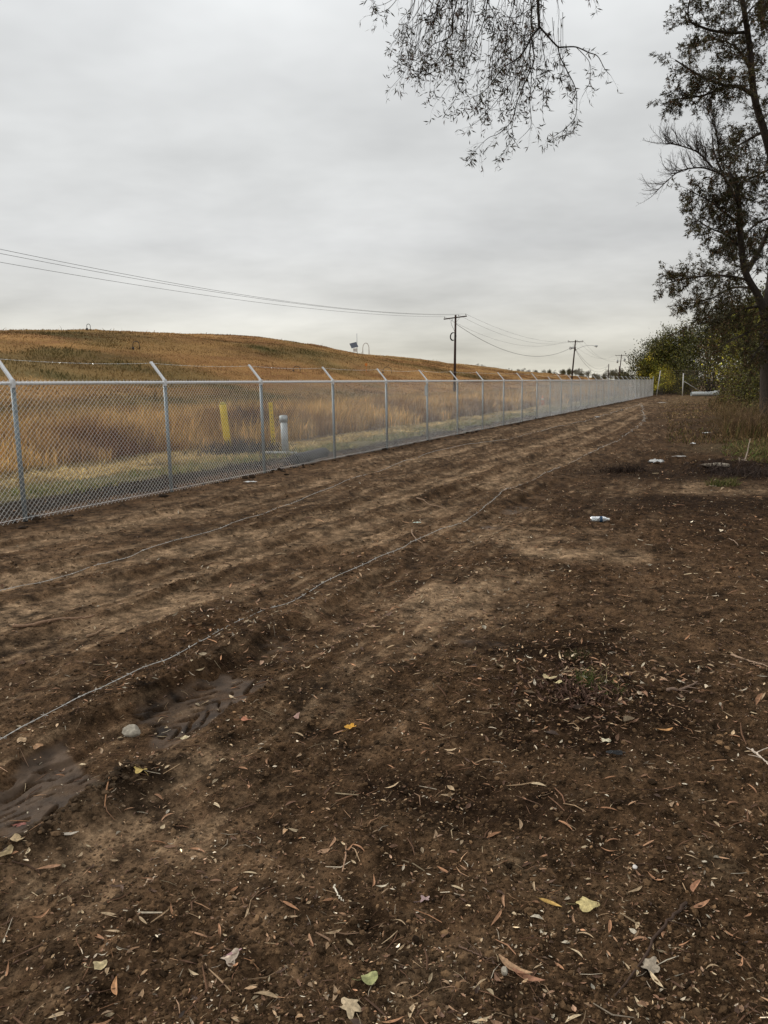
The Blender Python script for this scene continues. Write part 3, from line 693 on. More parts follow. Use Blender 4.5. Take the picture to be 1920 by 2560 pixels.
# leaves with a look of their own
SPEC = [
 ((1268, 1955), 'l', .085, (.74, .60, .27), 3, .30, 'pale yellow lobed leaf lying flat on the bare foreground dirt', .2),
 ((757, 1584), 'l', .070, (.78, .40, .05), 5, .35, 'bright golden yellow leaf lying alone on smooth brown soil', 1.2),
 ((798, 2124), 'l', .050, (.46, .46, .20), 2, .08, 'pale green oval leaf near the bottom edge of the dirt', .4),
 ((756, 2190), 'l', .075, (.62, .48, .30), 5, .40, 'crumpled tan lobed leaf at the bottom edge of the picture', 2.2),
 ((1404, 2095), 'l', .062, (.46, .38, .28), 5, .35, 'greyish tan curled lobed leaf beside the long dark stick', .8),
 ((305, 1712), 'l', .070, (.72, .52, .16), 3, .45, 'yellow and tan crumpled leaf beside the muddy rut', 2.6),
 ((42, 1769), 'l', .055, (.34, .12, .09), 3, .20, 'dull red leaf pressed into the wet mud of the rut', .1),
 ((40, 1865), 'l', .058, (.55, .40, .22), 4, .25, 'tan broad leaf resting on dark clods at the left edge', .3),
 ((18, 1895), 'l', .062, (.42, .31, .16), 4, .22, 'olive tan broad leaf below another one at the left edge', 1.1),
 ((498, 2095), 'l', .062, (.74, .60, .46), 3, .45, 'cream and pink torn leaf on the lower left dirt', .9),
 ((218, 2120), 'l', .042, (.72, .58, .32), 3, .30, 'small pale yellow curled leaf on the lower left dirt', .5),
 ((918, 1943), 'l', .040, (.52, .36, .34), 4, .40, 'small pinkish lobed leaf beside narrow brown leaves', .7),
 ((1188, 1480), 'l', .095, (.70, .55, .30), 3, .45, 'largest pale yellow leaf in the debris heap under the grass tuft', .6),
 ((1225, 1478), 'l', .080, (.66, .42, .24), 3, .40, 'light orange leaf overlapping the debris heap', 2.0),
 ((1205, 1492), 'l', .060, (.80, .68, .36), 3, .30, 'small bright yellow leaf in the debris heap', 3.0),
 ((1310, 1605), 'l', .055, (.80, .72, .50), 3, .25, 'cream leaf beside a curled brown one right of centre', 1.0),
 ((1349, 1478), 'l', .050, (.72, .46, .22), 2, .10, 'small round orange leaf on dark litter right of the debris heap', .2),
 ((1383, 1508), 'l', .045, (.68, .52, .36), 2, .12, 'pale tan round leaf right of the debris heap', 1.7),
 ((533, 1588), 'l', .060, (.55, .22, .12), 3, .3, 'rusty red leaf in rough soil right of the rut', .4),
 ((640, 1570), 'l', .055, (.50, .30, .24), 3, .3, 'pinkish brown leaf on the edge of the rough soil', .9),
 ((402, 1613), 'l', .050, (.72, .60, .36), 2, .2, 'pale leaf resting beside the muddy rut', .3),
 ((50, 1630), 'l', .050, (.62, .42, .24), 3, .2, 'small tan leaf under the barbed wire at the left edge', 2.0),
 ((82, 1630), 'l', .055, (.50, .28, .14), 3, .3, 'orange-brown leaf under the barbed wire at the left edge', .7),
 ((1500, 1930), 'n', .085, (.40, .20, .11), 0, 0, 'large curled brown leaf right of the long dark stick', .9),
 ((1515, 1965), 'n', .080, (.42, .22, .12), 0, 0, 'rolled reddish brown leaf touching another right of the stick', .5),
 ((1436, 1587), 'n', .090, (.56, .30, .12), 0, 0, 'large glossy orange brown leaf on the right side', .1),
 ((1110, 2100), 'n', .115, (.40, .25, .14), 0, 0, 'long curled brown leaf leaning on another near the bottom', -.7),
 ((1140, 2120), 'n', .100, (.34, .17, .10), 0, 0, 'second long curled brown leaf near the bottom', -.5),
 ((1190, 1958), 'n', .080, (.52, .33, .10), 0, 0, 'yellowish narrow leaf below the pale yellow lobed leaf', -.6),
 ((507, 2088), 'n', .05, (.5, .3, .3), 0, 0, 'short pinkish narrow leaf touching the cream torn leaf', .6),
 ((250, 2155), 'n', .075, (.50, .26, .12), 0, 0, 'narrow orange leaf upright on the lower left dirt', 1.9),
 ((108, 1900), 'n', .085, (.36, .20, .11), 0, 0, 'long brown narrow leaf on the left side', .3),
 ((150, 1838), 'n', .080, (.46, .40, .32), 0, 0, 'greyish narrow leaf on the pale ridge at left', .1)]
for i, (p, k, ln, col, lb, dp_, lab, rz) in enumerate(SPEC):
    r_ = RS(300+i)
    if k == 'l': leaf_thing(lobed_leaf(ln*1.12, r_, col, lb, dp_, r_.uniform(.10, .2)), 'lobed_leaf', gd(*p), rz, lab, tx=r_.uniform(-.15, .15), ty=r_.uniform(-.15, .15), dz=.006)
    else: leaf_thing(narrow_leaf('n', ln, ln*.30, r_, col, .12, .55), 'narrow_leaf', gd(*p), rz, lab, dz=.006)
# the many narrow leaves of the oak overhead
kinds = [('orange', 'small narrow orange-brown leaf lying on the foreground dirt', 'narrow orange-brown leaves on the foreground dirt', 118),
         ('tan', 'small narrow pale tan leaf lying on the foreground dirt', 'narrow pale tan leaves on the foreground dirt', 92),
         ('brown', 'small narrow dark brown leaf lying on the foreground dirt', 'narrow dark brown leaves on the foreground dirt', 55)]
taken = [gd(*s_[0])[:2] for s_ in SPEC]
for nm, lab, grp, cnt in kinds:
    protos = []
    for j in range(8):
        col = np.array(PAL[nm][rng.randint(len(PAL[nm]))])*rng.uniform(.85, 1.2); ln = rng.uniform(.036, .070)
        g = narrow_leaf('n', ln, ln*rng.uniform(.18, .30), rng, col); protos.append(g)
    objs = []; k = 0; tries = 0
    while k < cnt and tries < 20000:
        tries += 1
        x, y, r = polar(1, 1.75, 4.6, rng, .9, -30, 30); x, y = x[0], y[0]
        u, v = UV(x, y)
        if rng.rand() > .22+.78*float(litter_density(np.array([x]), np.array([y]))[0]): continue
        if v > 1.9 and rng.rand() < .6: continue
        if any((x-a)**2+(y-b)**2 < .0020 for a, b in taken): continue
        taken.append((x, y)); j = k % 8
        if k < 8: o = protos[j].build('narrow_leaf', LEAFM, smooth=True); objs.append(o)
        else: o = objs[j].copy(); COL.objects.link(o)
        place(o, (x, y), rng.uniform(0, 6.28), rng.normal(0, .2), rng.normal(0, .15), .004, rng.uniform(.85, 1.15)); tag(o, lab, 'leaf', grp); k += 1

# sticks one can tell apart
def stick(pts, rad, col, label, seed, side=True, name='stick', lift=.0):
    r_ = RS(seed); P = catmull([np.append(p[:2], 0) for p in pts], 6)
    P[:, :2] += r_.normal(0, .0035, (len(P), 2)); z = terrain(P[:, 0], P[:, 1]); z = np.array([z[max(0, i-3):i+4].max() for i in range(len(z))])
    P[:, 2] = z+rad*.7+lift; base = P[0].copy(); R_ = rad*np.linspace(1, .45, len(P))*r_.uniform(.85, 1.15, len(P))
    g = G(); g.pipe(P-base, R_, 7, col)
    if side:
        for q in range(3):
            i = r_.randint(2, len(P)-2); dv = norm(np.array([*r_.normal(0, 1, 2), .15])); l_ = r_.uniform(.03, .09)
            g.pipe([P[i]-base, P[i]-base+dv*l_*.5, P[i]-base+dv*l_+[0, 0, -.004]], [R_[i]*.6, R_[i]*.4, R_[i]*.25], 5, col)
    o = g.build(name, TWIG, smooth=True); o.location = base; return tag(o, label, 'stick')
stick([gd(*p) for p in ((1478, 1958), (1440, 2000), (1395, 2070), (1330, 2158))], .0060, (.07, .045, .032), 'long dark stick lying diagonally at the lower right', 1)
stick([gd(*p) for p in ((28, 1364), (75, 1361), (130, 1350), (170, 1347), (205, 1336))], .013, (.26, .16, .10), 'long reddish brown stick near the left edge beyond the rut', 2)
stick([gd(*p) for p in ((185, 1374), (205, 1368), (228, 1352))], .012, (.28, .18, .11), 'short thick stick just right of the long reddish one', 3, False)
stick([gd(*p) for p in ((900, 1080), (930, 1088), (962, 1095))], .008, (.30, .20, .13), 'pale brown stick on the far tracks left of the barbed wire', 4)
stick([gd(*p) for p in ((1085, 1056), (1115, 1062), (1140, 1069))], .007, (.26, .18, .12), 'pale brown stick crossing the barbed wire', 5, False)
stick([gd(*p) for p in ((1580, 1420), (1620, 1436), (1665, 1450))], .007, (.36, .25, .17), 'thin pale stick at the right edge of the dirt', 6)
stick([gd(*p) for p in ((1622, 1625), (1640, 1640), (1662, 1660))], .006, (.62, .52, .42), 'bleached forked stick at the right edge', 7)
stick([gd(*p) for p in ((1440, 1504), (1470, 1500), (1508, 1483))], .010, (.22, .15, .11), 'dark stick lying in the debris heap right of centre', 8)
stick([gd(*p) for p in ((890, 1150), (893, 1163), (912, 1176))], .008, (.30, .20, .13), 'small hooked stick beside the barbed wire', 9, False)
stick([gd(*p) for p in ((990, 2048), (1025, 2066), (1072, 2080))], .0028, (.16, .10, .07), 'very thin dark twig left of the long curled brown leaves', 10)
stick([gd(*p) for p in ((720, 1920), (733, 1948), (741, 1958))], .0032, (.74, .66, .52), 'short bleached straw in the left foreground', 11, False)
stick([gd(*p) for p in ((312, 1930), (325, 1915), (342, 1902))], .0030, (.50, .36, .24), 'short tan straw in the left foreground', 12, False)
stick([gd(*p) for p in ((1575, 1168), (1590, 1180), (1596, 1190))], .004, (.4, .28, .2), 'thin curved twig on the litter right of the bottle', 13, False)
# pale root standing out of the bank
g = G(); p0 = np.array(on(gd(1604, 1012))); q = lambda a, b, c: p0+np.array([a, b, c])
g.pipe([q(-.06, 0, .0), q(-.08, 0, .10), q(-.02, 0, .05), q(.05, .02, .06), q(.10, .05, .20), q(.12, .05, .36), q(.14, .05, .46)], [.012, .011, .012, .013, .011, .009, .005], 7, (.42, .33, .26))
g.pipe([q(-.02, 0, .05), q(.12, .05, .02), q(.27, .08, -.01)], [.012, .011, .007], 7, (.42, .33, .26))
tag(g.build('exposed_root', TWIG, smooth=True), 'pale curved root sticking up from the dark bank at right', 'root')

# ------------------------------------------------------------------ stones, bottle, rubbish
STONE = mat('stone', (.36, .32, .25), .9, var=.35, vscale=25, bump=.6, bscale=40)
def rock(P, size, seed, label, name='rock', m=STONE, cat='rock', sc3=(1, 1, 1)):
    import bmesh
    bm = bmesh.new(); bmesh.ops.create_icosphere(bm, subdivisions=4, radius=1)
    r_ = RS(seed); pl = [(norm(r_.normal(size=3)), r_.uniform(.62, .85)) for _ in range(12)]
    for v in bm.verts:
        c = np.array(v.co)
        for nn, dd in pl:
            k = c@nn
            if k > dd: c = c-nn*(k-dd)*.9
        c *= 1+.05*math.sin(c[0]*9+seed)*math.sin(c[1]*8)+.03*math.sin(c[2]*19+c[0]*13)
        v.co = Vector(c*size*np.array(sc3))
    me = bpy.data.meshes.new(name); bm.to_mesh(me); bm.free(); me.materials.append(m)
    for p in me.polygons: p.use_smooth = True
    o = bpy.data.objects.new(name, me); COL.objects.link(o); o.location = on(P, size*sc3[2]*.45); return tag(o, label, cat)
rock(gd(285, 1580), .046, 4, 'pale rounded stone sitting in the wet tyre rut', sc3=(1.08, .8, .72))
rock(gd(1090, 2105), .012, 7, 'tiny pale pebble beside the long curled leaves', name='pebble', cat='pebble')
rock(gd(1372, 1872), .009, 9, 'small white pebble on the right foreground dirt', name='pebble', m=mat('white_pebble', (.7, .66, .6), .7), cat='pebble')
rock(gd(1548, 1012), .24, 12, 'low pale mound of clay behind the dark bank', name='clay_lump', m=mat('clay', (.26, .22, .17), .9, var=.3, vscale=12, bump=.5), cat='clay', sc3=(1.3, .9, .22))
# bottle
PLASTIC = mat('clear_plastic', (.86, .90, .92), .22, spec=.7, trans=.82)
def bottle(P):
    root = empty('plastic_bottle', on(P, .038), 'clear plastic water bottle lying on its side on the dirt', 'bottle', rz=-.10)
    prof = [(0, .008), (.002, .028), (.012, .034), (.03, .034), (.034, .0325), (.05, .034), (.054, .0325), (.07, .034), (.074, .0325), (.09, .034), (.10, .034), (.135, .034), (.15, .033), (.175, .026), (.195, .015), (.205, .0125)]
    k = 24; V = []; 
    for a, r in prof:
        for i in range(k): t = 2*math.pi*i/k; V.append((a-.10, r*math.cos(t), r*math.sin(t)))
    Q = [[i*k+j, (i+1)*k+j, (i+1)*k+(j+1) % k, i*k+(j+1) % k] for i in range(len(prof)-1) for j in range(k)]
    n = len(V); V.append((-.10, 0, 0)); T = [[n, j, (j+1) % k] for j in range(k)]
    mk('bottle_body', V, [np.array(Q), np.array(T)], PLASTIC, root, smooth=True)
    g = G()
    for a, b, r in ((.004, .034, .0349),):
        pts = [(a, 0, 0), (b, 0, 0)]; V1, Q1, T1 = pipe(np.array(pts, float), r, 24, False); g.add(V1, Q1)
    g.build('label_band', mat('blue_label', (.03, .07, .13), .5), root, smooth=True)
    g = G(); g.pipe([(.100, 0, 0), (.118, 0, 0)], .0145, 16); g.build('cap', mat('white_cap', (.8, .78, .72), .5), root, smooth=True)
    g = G(); g.pipe([(-.092, 0, -.012), (-.02, 0, -.012)], .0195, 14); g.build('water', mat('milky_ice', (.82, .84, .82), .4, trans=.2), root, smooth=True)
    root.scale = (1.05, 1.05, 1.05)
bottle(gd(1294, 1131))
def crumple(name, P, w, d, h, seed, m, label, cat='litter', n=16, rz=0.):
    r_ = RS(seed); V = []
    for i in range(n+1):
        for j in range(n+1):
            a, b = i/n-.5, j/n-.5; e_ = 1-.45*r_.rand() if (i in (0, n) or j in (0, n)) else 1
            V.append((a*w*e_, b*d*e_, h*(abs(math.sin(a*9+seed+b*4))*.5+r_.rand()*.5)*(1-2*max(abs(a), abs(b))*.75)+.004))
    V = np.array(V); lim = [.30+.20*r_.rand() for _ in range(9)]
    Q = [[i*(n+1)+j, (i+1)*(n+1)+j, (i+1)*(n+1)+j+1, i*(n+1)+j+1] for i in range(n) for j in range(n) if math.hypot((i+.5)/n-.5, (j+.5)/n-.5) < lim[int((math.atan2(j/n-.5, i/n-.5)+math.pi)/6.3*9)]]
    c, s = math.cos(rz), math.sin(rz); V = V@np.array([[c, s, 0], [-s, c, 0], [0, 0, 1]])
    o = mk(name, V, [np.array(Q)], m); o.location = on(P, .012); return tag(o, label, cat)
WHITE = mat('white_plastic_film', (.66, .66, .64), .55, spec=.4)
crumple('plastic_bag', gd(1418, 997), .44, .16, .11, 3, WHITE, 'crumpled white plastic bag on the dirt before the dark bank', 'plastic bag')
crumple('plastic_film', gd(1468, 990), .42, .10, .04, 5, mat('grey_film', (.42, .40, .37), .6), 'low strip of torn pale plastic right of the white bag', 'plastic sheet')
crumple('paper_sheet', gd(1430, 870), .95, .35, .03, 6, WHITE, 'flat white sheet on the far dirt before the old gate', 'paper', rz=.1)
crumple('paper_scrap', gd(1526, 938), .30, .16, .03, 7, WHITE, 'small white scrap by the weeds on the right side', 'paper')
crumple('paper_scrap', gd(1497, 960), .16, .12, .05, 8, WHITE, 'tiny white scrap behind the torn pale plastic', 'paper')
crumple('paper_scrap', gd(541, 1041), .30, .12, .03, 9, WHITE, 'white scrap lying against the foot of the fence', 'paper')
crumple('paper_scrap', gd(900, 1129), .12, .07, .02, 10, mat('mint_plastic', (.55, .66, .58), .5), 'small pale green scrap near the kinked barbed wire', 'paper')
crumple('plastic_scrap', gd(1330, 1633), .10, .05, .014, 11, mat('black_film', (.012, .012, .012), .4), 'black torn scrap on the dirt right of centre', 'plastic scrap')
crumple('plastic_scrap', gd(1290, 902), .3, .14, .05, 14, WHITE, 'pale scrap by the straight barbed wire far along the track', 'paper')

# ------------------------------------------------------------------ the field: grass of three kinds
GRASS = mat('field_grass', (.3, .2, .1), .8, attr='col', spec=.1)
def blades(x, y, h, wd, rng, col, lean=.25, z=None, tipcol=None):
    n = len(x); z = terrain(x, y) if z is None else z
    a = rng.uniform(0, 6.28, n); lx = rng.normal(.08, lean, n)*h; ly = rng.normal(0, lean, n)*h
    wx, wy = np.cos(a)*wd/2, np.sin(a)*wd/2
    b = np.stack([x, y, z-.02], 1)
    up_ = np.stack([0*h, 0*h, h], 1); ln = np.stack([lx, ly, 0*h], 1); W = np.stack([wx, wy, 0*h], 1)
    V = np.stack([b-W, b+W, b+up_*.6+ln*.35-W*.8, b+up_*.6+ln*.35+W*.8, b+up_*.98+ln], 1)
    T = np.array([(0, 1, 3), (0, 3, 2), (2, 3, 4)])
    C_ = np.repeat(col[:, None], 5, 1)
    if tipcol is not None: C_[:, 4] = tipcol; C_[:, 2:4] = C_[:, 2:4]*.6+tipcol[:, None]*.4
    return V.reshape(-1, 3), (T[None]+(np.arange(n)*5)[:, None, None]).reshape(-1, 3), C_.reshape(-1, 3)
def field_pts(n, v0, v1, u0, u1, rng, pow_=2.2):
    """points thinning out with distance along the fence"""
    q = rng.rand(n); u = u0+(u1-u0)*q**pow_; v = rng.uniform(v0, v1, n)
    p = u[:, None]*D+v[:, None]*NL; return p[:, 0], p[:, 1], u, v
def keep(x, y, *a, m=4):
    k = in_view(x, y, m) & (y > 0); return [q[k] for q in (x, y)+a]
def join(parts, name, m, label, cat):
    V, T, C_ = [], [], []; k = 0
    for a, b, c in parts: V.append(a); T.append(b+k); C_.append(c); k += len(a)
    o = mk(name, np.concatenate(V), [np.concatenate(T)], m, None, np.concatenate(C_)); return tag(o, label, cat, kind='stuff')
def build_field():
    rng = RS(31)
    def bounds(u, x, y):
        mud = 10.1-.5*sm(10, 20, u); st = np.where(u < 10, 13.6, 13.6-1.9*sm(14, 22, u)); return mud+noise(x, y, 1.3, 2, 300)*.25, st+noise(x, y, 1.6, 2, 301)*.35
    # green strip
    x, y, u, v = field_pts(60000, 9.0, 13, 5, 95, rng, 1.8); x, y, u, v = keep(x, y, u, v); mud, st = bounds(u, x, y)
    k = (v > mud-.3*rng.rand(len(v))) & (v < mud+1.3+noise(x, y, 2, 2, 302)*.7) & (noise(x, y, 1.1, 2, 303) > -.1); x, y, u, v = x[k], y[k], u[k], v[k]; n = len(x)
    col = np.array([.15, .17, .05])*np.exp(rng.normal(0, .3, (n, 1))); dry = rng.rand(n) < .52; col[dry] = np.array([.34, .27, .12])*np.exp(rng.normal(0, .2, (dry.sum(), 1)))
    g1 = blades(x, y, rng.uniform(.05, .16, n), .008+.0006*u, rng, col, .6)
    join([g1], 'green_grass', GRASS, 'short green grass strip growing behind the fence', 'grass')
    # mown straw
    x, y, u, v = field_pts(80000, 10, 15, 4, 110, rng, 1.8); x, y, u, v = keep(x, y, u, v); mud, st = bounds(u, x, y)
    k = (v > mud+.9+noise(x, y, 1.5, 2, 305)*.5) & (v < st+.5); x, y, u, v = x[k], y[k], u[k], v[k]; n = len(x)
    col = np.array([.50, .365, .155])*np.exp(rng.normal(0, .3, (n, 1)))*np.clip(.85+.9*noise(x, y, .8, 3, 330), .3, 1.3)[:, None]
    g2 = blades(x, y, rng.uniform(.05, .13, n), .010+.0006*u, rng, col, 1.5)
    join([g2], 'mown_straw', GRASS, 'pale mown dry grass lying in a band behind the green strip', 'straw')
    # tall dry grass of the flat field
    parts = []
    for n0, v0, v1, u0, u1, pw, hs in ((120000, 12.5, 19, 2, 110, 1.7, 1.0), (90000, 19, 32, 2, 150, 1.5, 1.0)):
        x, y, u, v = field_pts(n0, v0, v1, u0, u1, rng, pw); x, y, u, v = keep(x, y, u, v); mud, st = bounds(u, x, y)
        k = (v > st-.1+.5*noise(x, y, .7, 2, 331)) & (noise(x, y, .9, 2, 310) > -.4); x, y, u, v = x[k], y[k], u[k], v[k]; n = len(x)
        edge = sm(0, 2.5, v-st[k])
        hgt = (.38+.52*edge)*hs*(1+.35*noise(x, y, 1.1, 3, 311))*rng.uniform(.6, 1.15, n)*(1-.75*sm(28, 33, v))
        t = np.clip(.5+1.5*noise(x, y, 2.2, 3, 312), 0, 1)[:, None]
        base = np.array([.22, .12, .045])*(1-t)+np.array([.52, .34, .13])*t
        rd = sm(-.05, .45, noise(x, y, 1.6, 2, 313))*(1-edge*.6); base = base*(1-rd[:, None]*.7)+np.array([.11, .05, .035])*rd[:, None]*.7
        gr = sm(24, 31, v)[:, None]*.7; base = base*(1-gr)+np.array([.15, .115, .048])*gr
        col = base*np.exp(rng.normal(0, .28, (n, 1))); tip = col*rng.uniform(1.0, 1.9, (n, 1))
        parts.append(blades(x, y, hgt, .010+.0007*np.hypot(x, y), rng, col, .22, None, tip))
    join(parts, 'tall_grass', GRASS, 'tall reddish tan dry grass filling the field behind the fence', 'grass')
    # grass over the hill
    x, y, u, v = field_pts(260000, 30, 92, -25, 330, rng, 1.35); x, y, u, v = keep(x, y, u, v, m=1); n = len(x); r = np.hypot(x, y)
    t = np.clip(.5+1.5*noise(u, v*3.2, 9, 4, 108)+.5*noise(x, y, 2.2, 2, 319), 0, 1)[:, None]
    base = np.array([.16, .085, .036])*(1-t)+np.array([.47, .295, .125])*t
    t2 = np.clip(noise(x, y, 14, 3, 107)*1.1, 0, .7)[:, None]; base = base*(1-t2)+np.array([.54, .37, .17])*t2
    gr = (field_green(x, y, u, v)*np.clip(.75+noise(x, y, 3, 2, 316), .2, 1.1))[:, None]; base = base*(1-gr)+np.array([.10, .088, .033])*gr
    col = base*np.exp(rng.normal(0, .15, (n, 1)))
    h = (.11+.16*gr[:, 0])*(1+.7*noise(x, y, 2.5, 3, 315))*rng.uniform(.5, 1.3, n)
    tall = rng.rand(n) < .006; h[tall] *= 3
    g3 = blades(x, y, np.maximum(h, .06), .03+.0006*r, rng, col, .45, None, col*rng.uniform(.9, 1.4, (n, 1)))
    join([g3], 'hill_grass', GRASS, 'orange brown grass with olive patches covering the hill', 'grass')
build_field()

def hit(px, py, r0=30., r1=400.):
    d = ray(px, py); hd = math.hypot(d[0], d[1]); rr = np.linspace(r0, r1, 2500); t = rr/hd
    X, Y, Zz = d[0]*t, d[1]*t, EYE+d[2]*t; zt = terrain(X, Y)
    if not (zt >= Zz).any(): return hit(px, py+1.5, r0, r1)
    k = np.argmax(zt >= Zz)
    return np.array([X[k], Y[k], zt[k]])

# ------------------------------------------------------------------ bollards, post and pipes behind the fence
YEL = mat('yellow_paint', (.62, .44, .03), .6, var=.25, vscale=9, spec=.3)
def bollard():
    p = gp(572, 1121); h = 1.26; root = empty('bollard', on(p), 'thick yellow steel bollard leaning left behind the fence', 'bollard')
    t = np.linspace(0, 1, 6); r = .098
    g = G(); g.pipe([(-.11*q, 0, -.2+(h+.16)*q) for q in t], r, 18); g.build('bollard_post', YEL, root, smooth=True)
    g = G(); g.pipe([(-.11, 0, h-.04), (-.112, 0, h), (-.114, 0, h+.045)], [r*.985, r*.8, r*.25], 18); g.build('domed_cap', mat('grubby_yellow', (.40, .33, .08), .75, var=.3, vscale=20), root, smooth=True)
bollard()
p = gp(684, 1112); root = empty('channel_post', on(p), 'narrower yellow channel post with holes behind a fence post', 'post')
g = G()
for sx in (-.055, .055): g.box((sx*.98-.0, .03, .62), .006, .07, 1.27)
g.box((0, 0, .62), .116, .006, 1.27); o = g.build('channel', YEL, root)
root.rotation_euler = (0, -.035, .25)
for k in range(9):
    g = G(); g.pipe([(0, -.008, .2+.115*k), (0, .001, .2+.115*k)], .015, 10); g.build('bolt_hole', mat('hole_black', (.015, .015, .012), .9), root)
p = gp(714, 1134); root = empty('metal_post', on(p), 'short grey galvanised pipe post with a wider collar on top', 'post')
ZG = mat('dull_zinc', (.40, .42, .42), .55, .35, var=.3, vscale=14)
g = G(); g.pipe([(0, 0, -.1), (-.02, 0, .88)], .088, 20); g.build('pipe_body', ZG, root, smooth=True)
g = G(); g.pipe([(-.021, 0, .80), (-.024, 0, .96)], .104, 20); g.pipe([(-.024, 0, .96), (-.0245, 0, .975)], [.104, .07], 20); g.build('collar', ZG, root, smooth=True)
BLK = mat('black_plastic', (.012, .012, .013), .5)
a, b_ = gp(735, 1163), gp(812, 1143); P = np.array([a+(b_-a)*t for t in np.linspace(0, 1, 60)]); P[:, 2] = .12
g = G(); g.pipe(P-P[0], .115+.010*np.sin(np.arange(60)*1.6), 14); o = g.build('drain_pipe', BLK, smooth=True); o.location = P[0]
tag(o, 'black corrugated drain pipe lying on the mud behind the fence', 'pipe')
a, b_ = gp(655, 1137), gp(742, 1138); g = G(); g.pipe([(0, 0, 0), b_-a], .03, 8); o = g.build('metal_rail', ZG, smooth=True); o.location = (a[0], a[1], .06)
tag(o, 'thin grey pipe lying at the foot of the collared metal post', 'pipe')
# orange marker, cone, stakes
def stake(P, h, w_, m, label, name='stake', cat='stake', lean=0.):
    g = G(); g.box((0, 0, h/2-.05), w_, w_*.5, h+.1); g.box((0, 0, h), w_*.8, w_*.4, .03); o = g.build(name, m); o.location = P; o.rotation_euler = (0, lean, 0); return tag(o, label, cat)
ORG = mat('orange_plastic', (.70, .22, .04), .6)
stake(gp(199, 1012), 2.05, .045, mat('white_paint', (.8, .8, .78), .6, var=.1), 'thin white stake just showing above the top rail')
def cone(P, h, label):
    root = empty('traffic_cone', P, label, 'cone')
    g = G(); g.pipe([(0, 0, .03), (0, 0, h)], [h*.24, h*.05], 16); g.build('cone_body', ORG, root, smooth=True)
    g = G(); g.box((0, 0, .02), h*.62, h*.62, .04); g.build('cone_base', ORG, root)
    g = G(); g.pipe([(0, 0, h*.55), (0, 0, h*.72)], [h*.142, h*.108], 16); g.build('pale_band', mat('cone_band', (.75, .72, .65), .5), root, smooth=True)
cone(on(gp(1356, 1016)), .75, 'small orange traffic cone seen through the middle of the fence')
p = gp(917, 994); g = G(); g.box((0, 0, .55), .05, .03, 1.2); g.box((.0, -.02, 1.02), .34, .02, .34); o = g.build('orange_marker', ORG); o.location = on(p); tag(o, 'orange marker board standing in the tall grass behind the fence', 'marker')

# dead brush heaped round the bollards
def dead_brush(P, w_, h, seed, label, n=420, col=(.075, .048, .042)):
    rng = RS(seed); A, B, ra, C_ = [], [], [], []
    for i in range(n):
        a = rng.uniform(0, 6.28); b = np.array([rng.normal(0, w_*.28), rng.normal(0, w_*.25), 0.]); l = h*rng.uniform(.4, 1.15)
        d = norm(np.array([math.cos(a)*rng.uniform(.1, 1.1), math.sin(a)*rng.uniform(.1, 1.1), 1.])); p = b; r = rng.uniform(.004, .009)
        cc = np.array(col)*math.exp(rng.normal(0, .35))
        for s in range(4):
            q = p+d*l/4; A.append(p); B.append(q); ra.append(r); C_.append(cc)
            for _ in range(2):
                dd = norm(d+rng.normal(0, .7, 3)); A.append(q); B.append(q+dd*l*.16); ra.append(r*.6); C_.append(cc)
            d = norm(d+rng.normal(0, .28, 3)+[0, 0, -.14]); p = q; r *= .8
    ra = np.array(ra); V, Q = tubes(np.array(A), np.array(B), ra, ra*.75, 3)
    o = mk('dead_shrub', V, [Q], TWIG, None, np.repeat(np.array(C_), 6, 0)); o.location = on(P); return tag(o, label, 'shrub')
dead_brush(gp(640, 1100), 1.9, 1.25, 1, 'dark leafless shrub between the two yellow posts', 620)
dead_brush(gp(545, 1085), 1.3, 1.0, 2, 'dark leafless shrub left of the leaning yellow bollard', 260)
dead_brush(gp(600, 1135), 2.0, .45, 3, 'low tangle of dead brush in front of the yellow bollard', 420, (.06, .05, .045))
dead_brush(gp(760, 1075), 2.0, .9, 4, 'brown leafless shrub right of the metal post', 260, (.12, .07, .05))
dead_brush(gp(170, 1120), 1.5, .6, 5, 'reddish leafless shrub at the near edge of the tall grass, left', 260, (.11, .05, .045))
dead_brush(gp(300, 1130), 1.6, .65, 6, 'dark reddish shrub in the tall grass left of the second post', 260, (.09, .045, .04))

# ------------------------------------------------------------------ things on the hill
PVC = mat('white_pvc', (.66, .64, .60), .6); DKP = mat('dark_pipe', (.04, .035, .035), .7)
def vent(px, py, h, w_, label, m=DKP, name='vent_pipe'):
    h, w_ = h*.62, w_*.62
    P = hit(px, py); root = empty(name, P-[0, 0, .05], label, 'pipe')
    t = np.linspace(0, math.pi, 9)
    pts = [(-w_/2, 0, 0)]+[(-w_/2*math.cos(q), 0, h-.3*w_+w_*.5*math.sin(q)) for q in t]+[(w_/2, 0, h*.15)]
    g = G(); g.pipe(pts, .035, 8); g.build('bent_pipe', m, root, smooth=True)
    g = G(); g.pipe([(-w_/2, 0, 0), (-w_/2, 0, h*.45)], .13, 10); g.build('valve_body', DKP, root, smooth=True)
vent(341, 876, 1.4, 1.1, 'dark bent vent pipe on the left part of the hill')
vent(968, 935, 1.3, 2.0, 'wide bent vent pipe low on the hill left of the first pole')
vent(742, 930, .9, 1.3, 'low dark vent pipe on the hill above the fourth fence post')
vent(222, 826, 1.2, .7, 'small dark vent pipe on the far left skyline of the hill')
P = hit(893, 877); root = empty('monitoring_station', P-[0, 0, .1], 'small solar powered station with a loop pipe on the hill skyline', 'equipment')
g = G(); g.pipe([(0, 0, 0), (0, 0, 3.6)], .05, 8); g.build('mast', ZG, root, smooth=True)
g = G(); g.box((-.55, 0, 1.6), 1.25, .06, 1.1, [[.97, 0, .22], [0, 1, 0], [-.35, .5, .79]]); g.build('solar_panel', mat('panel_blue', (.07, .08, .11), .35, spec=.6), root)
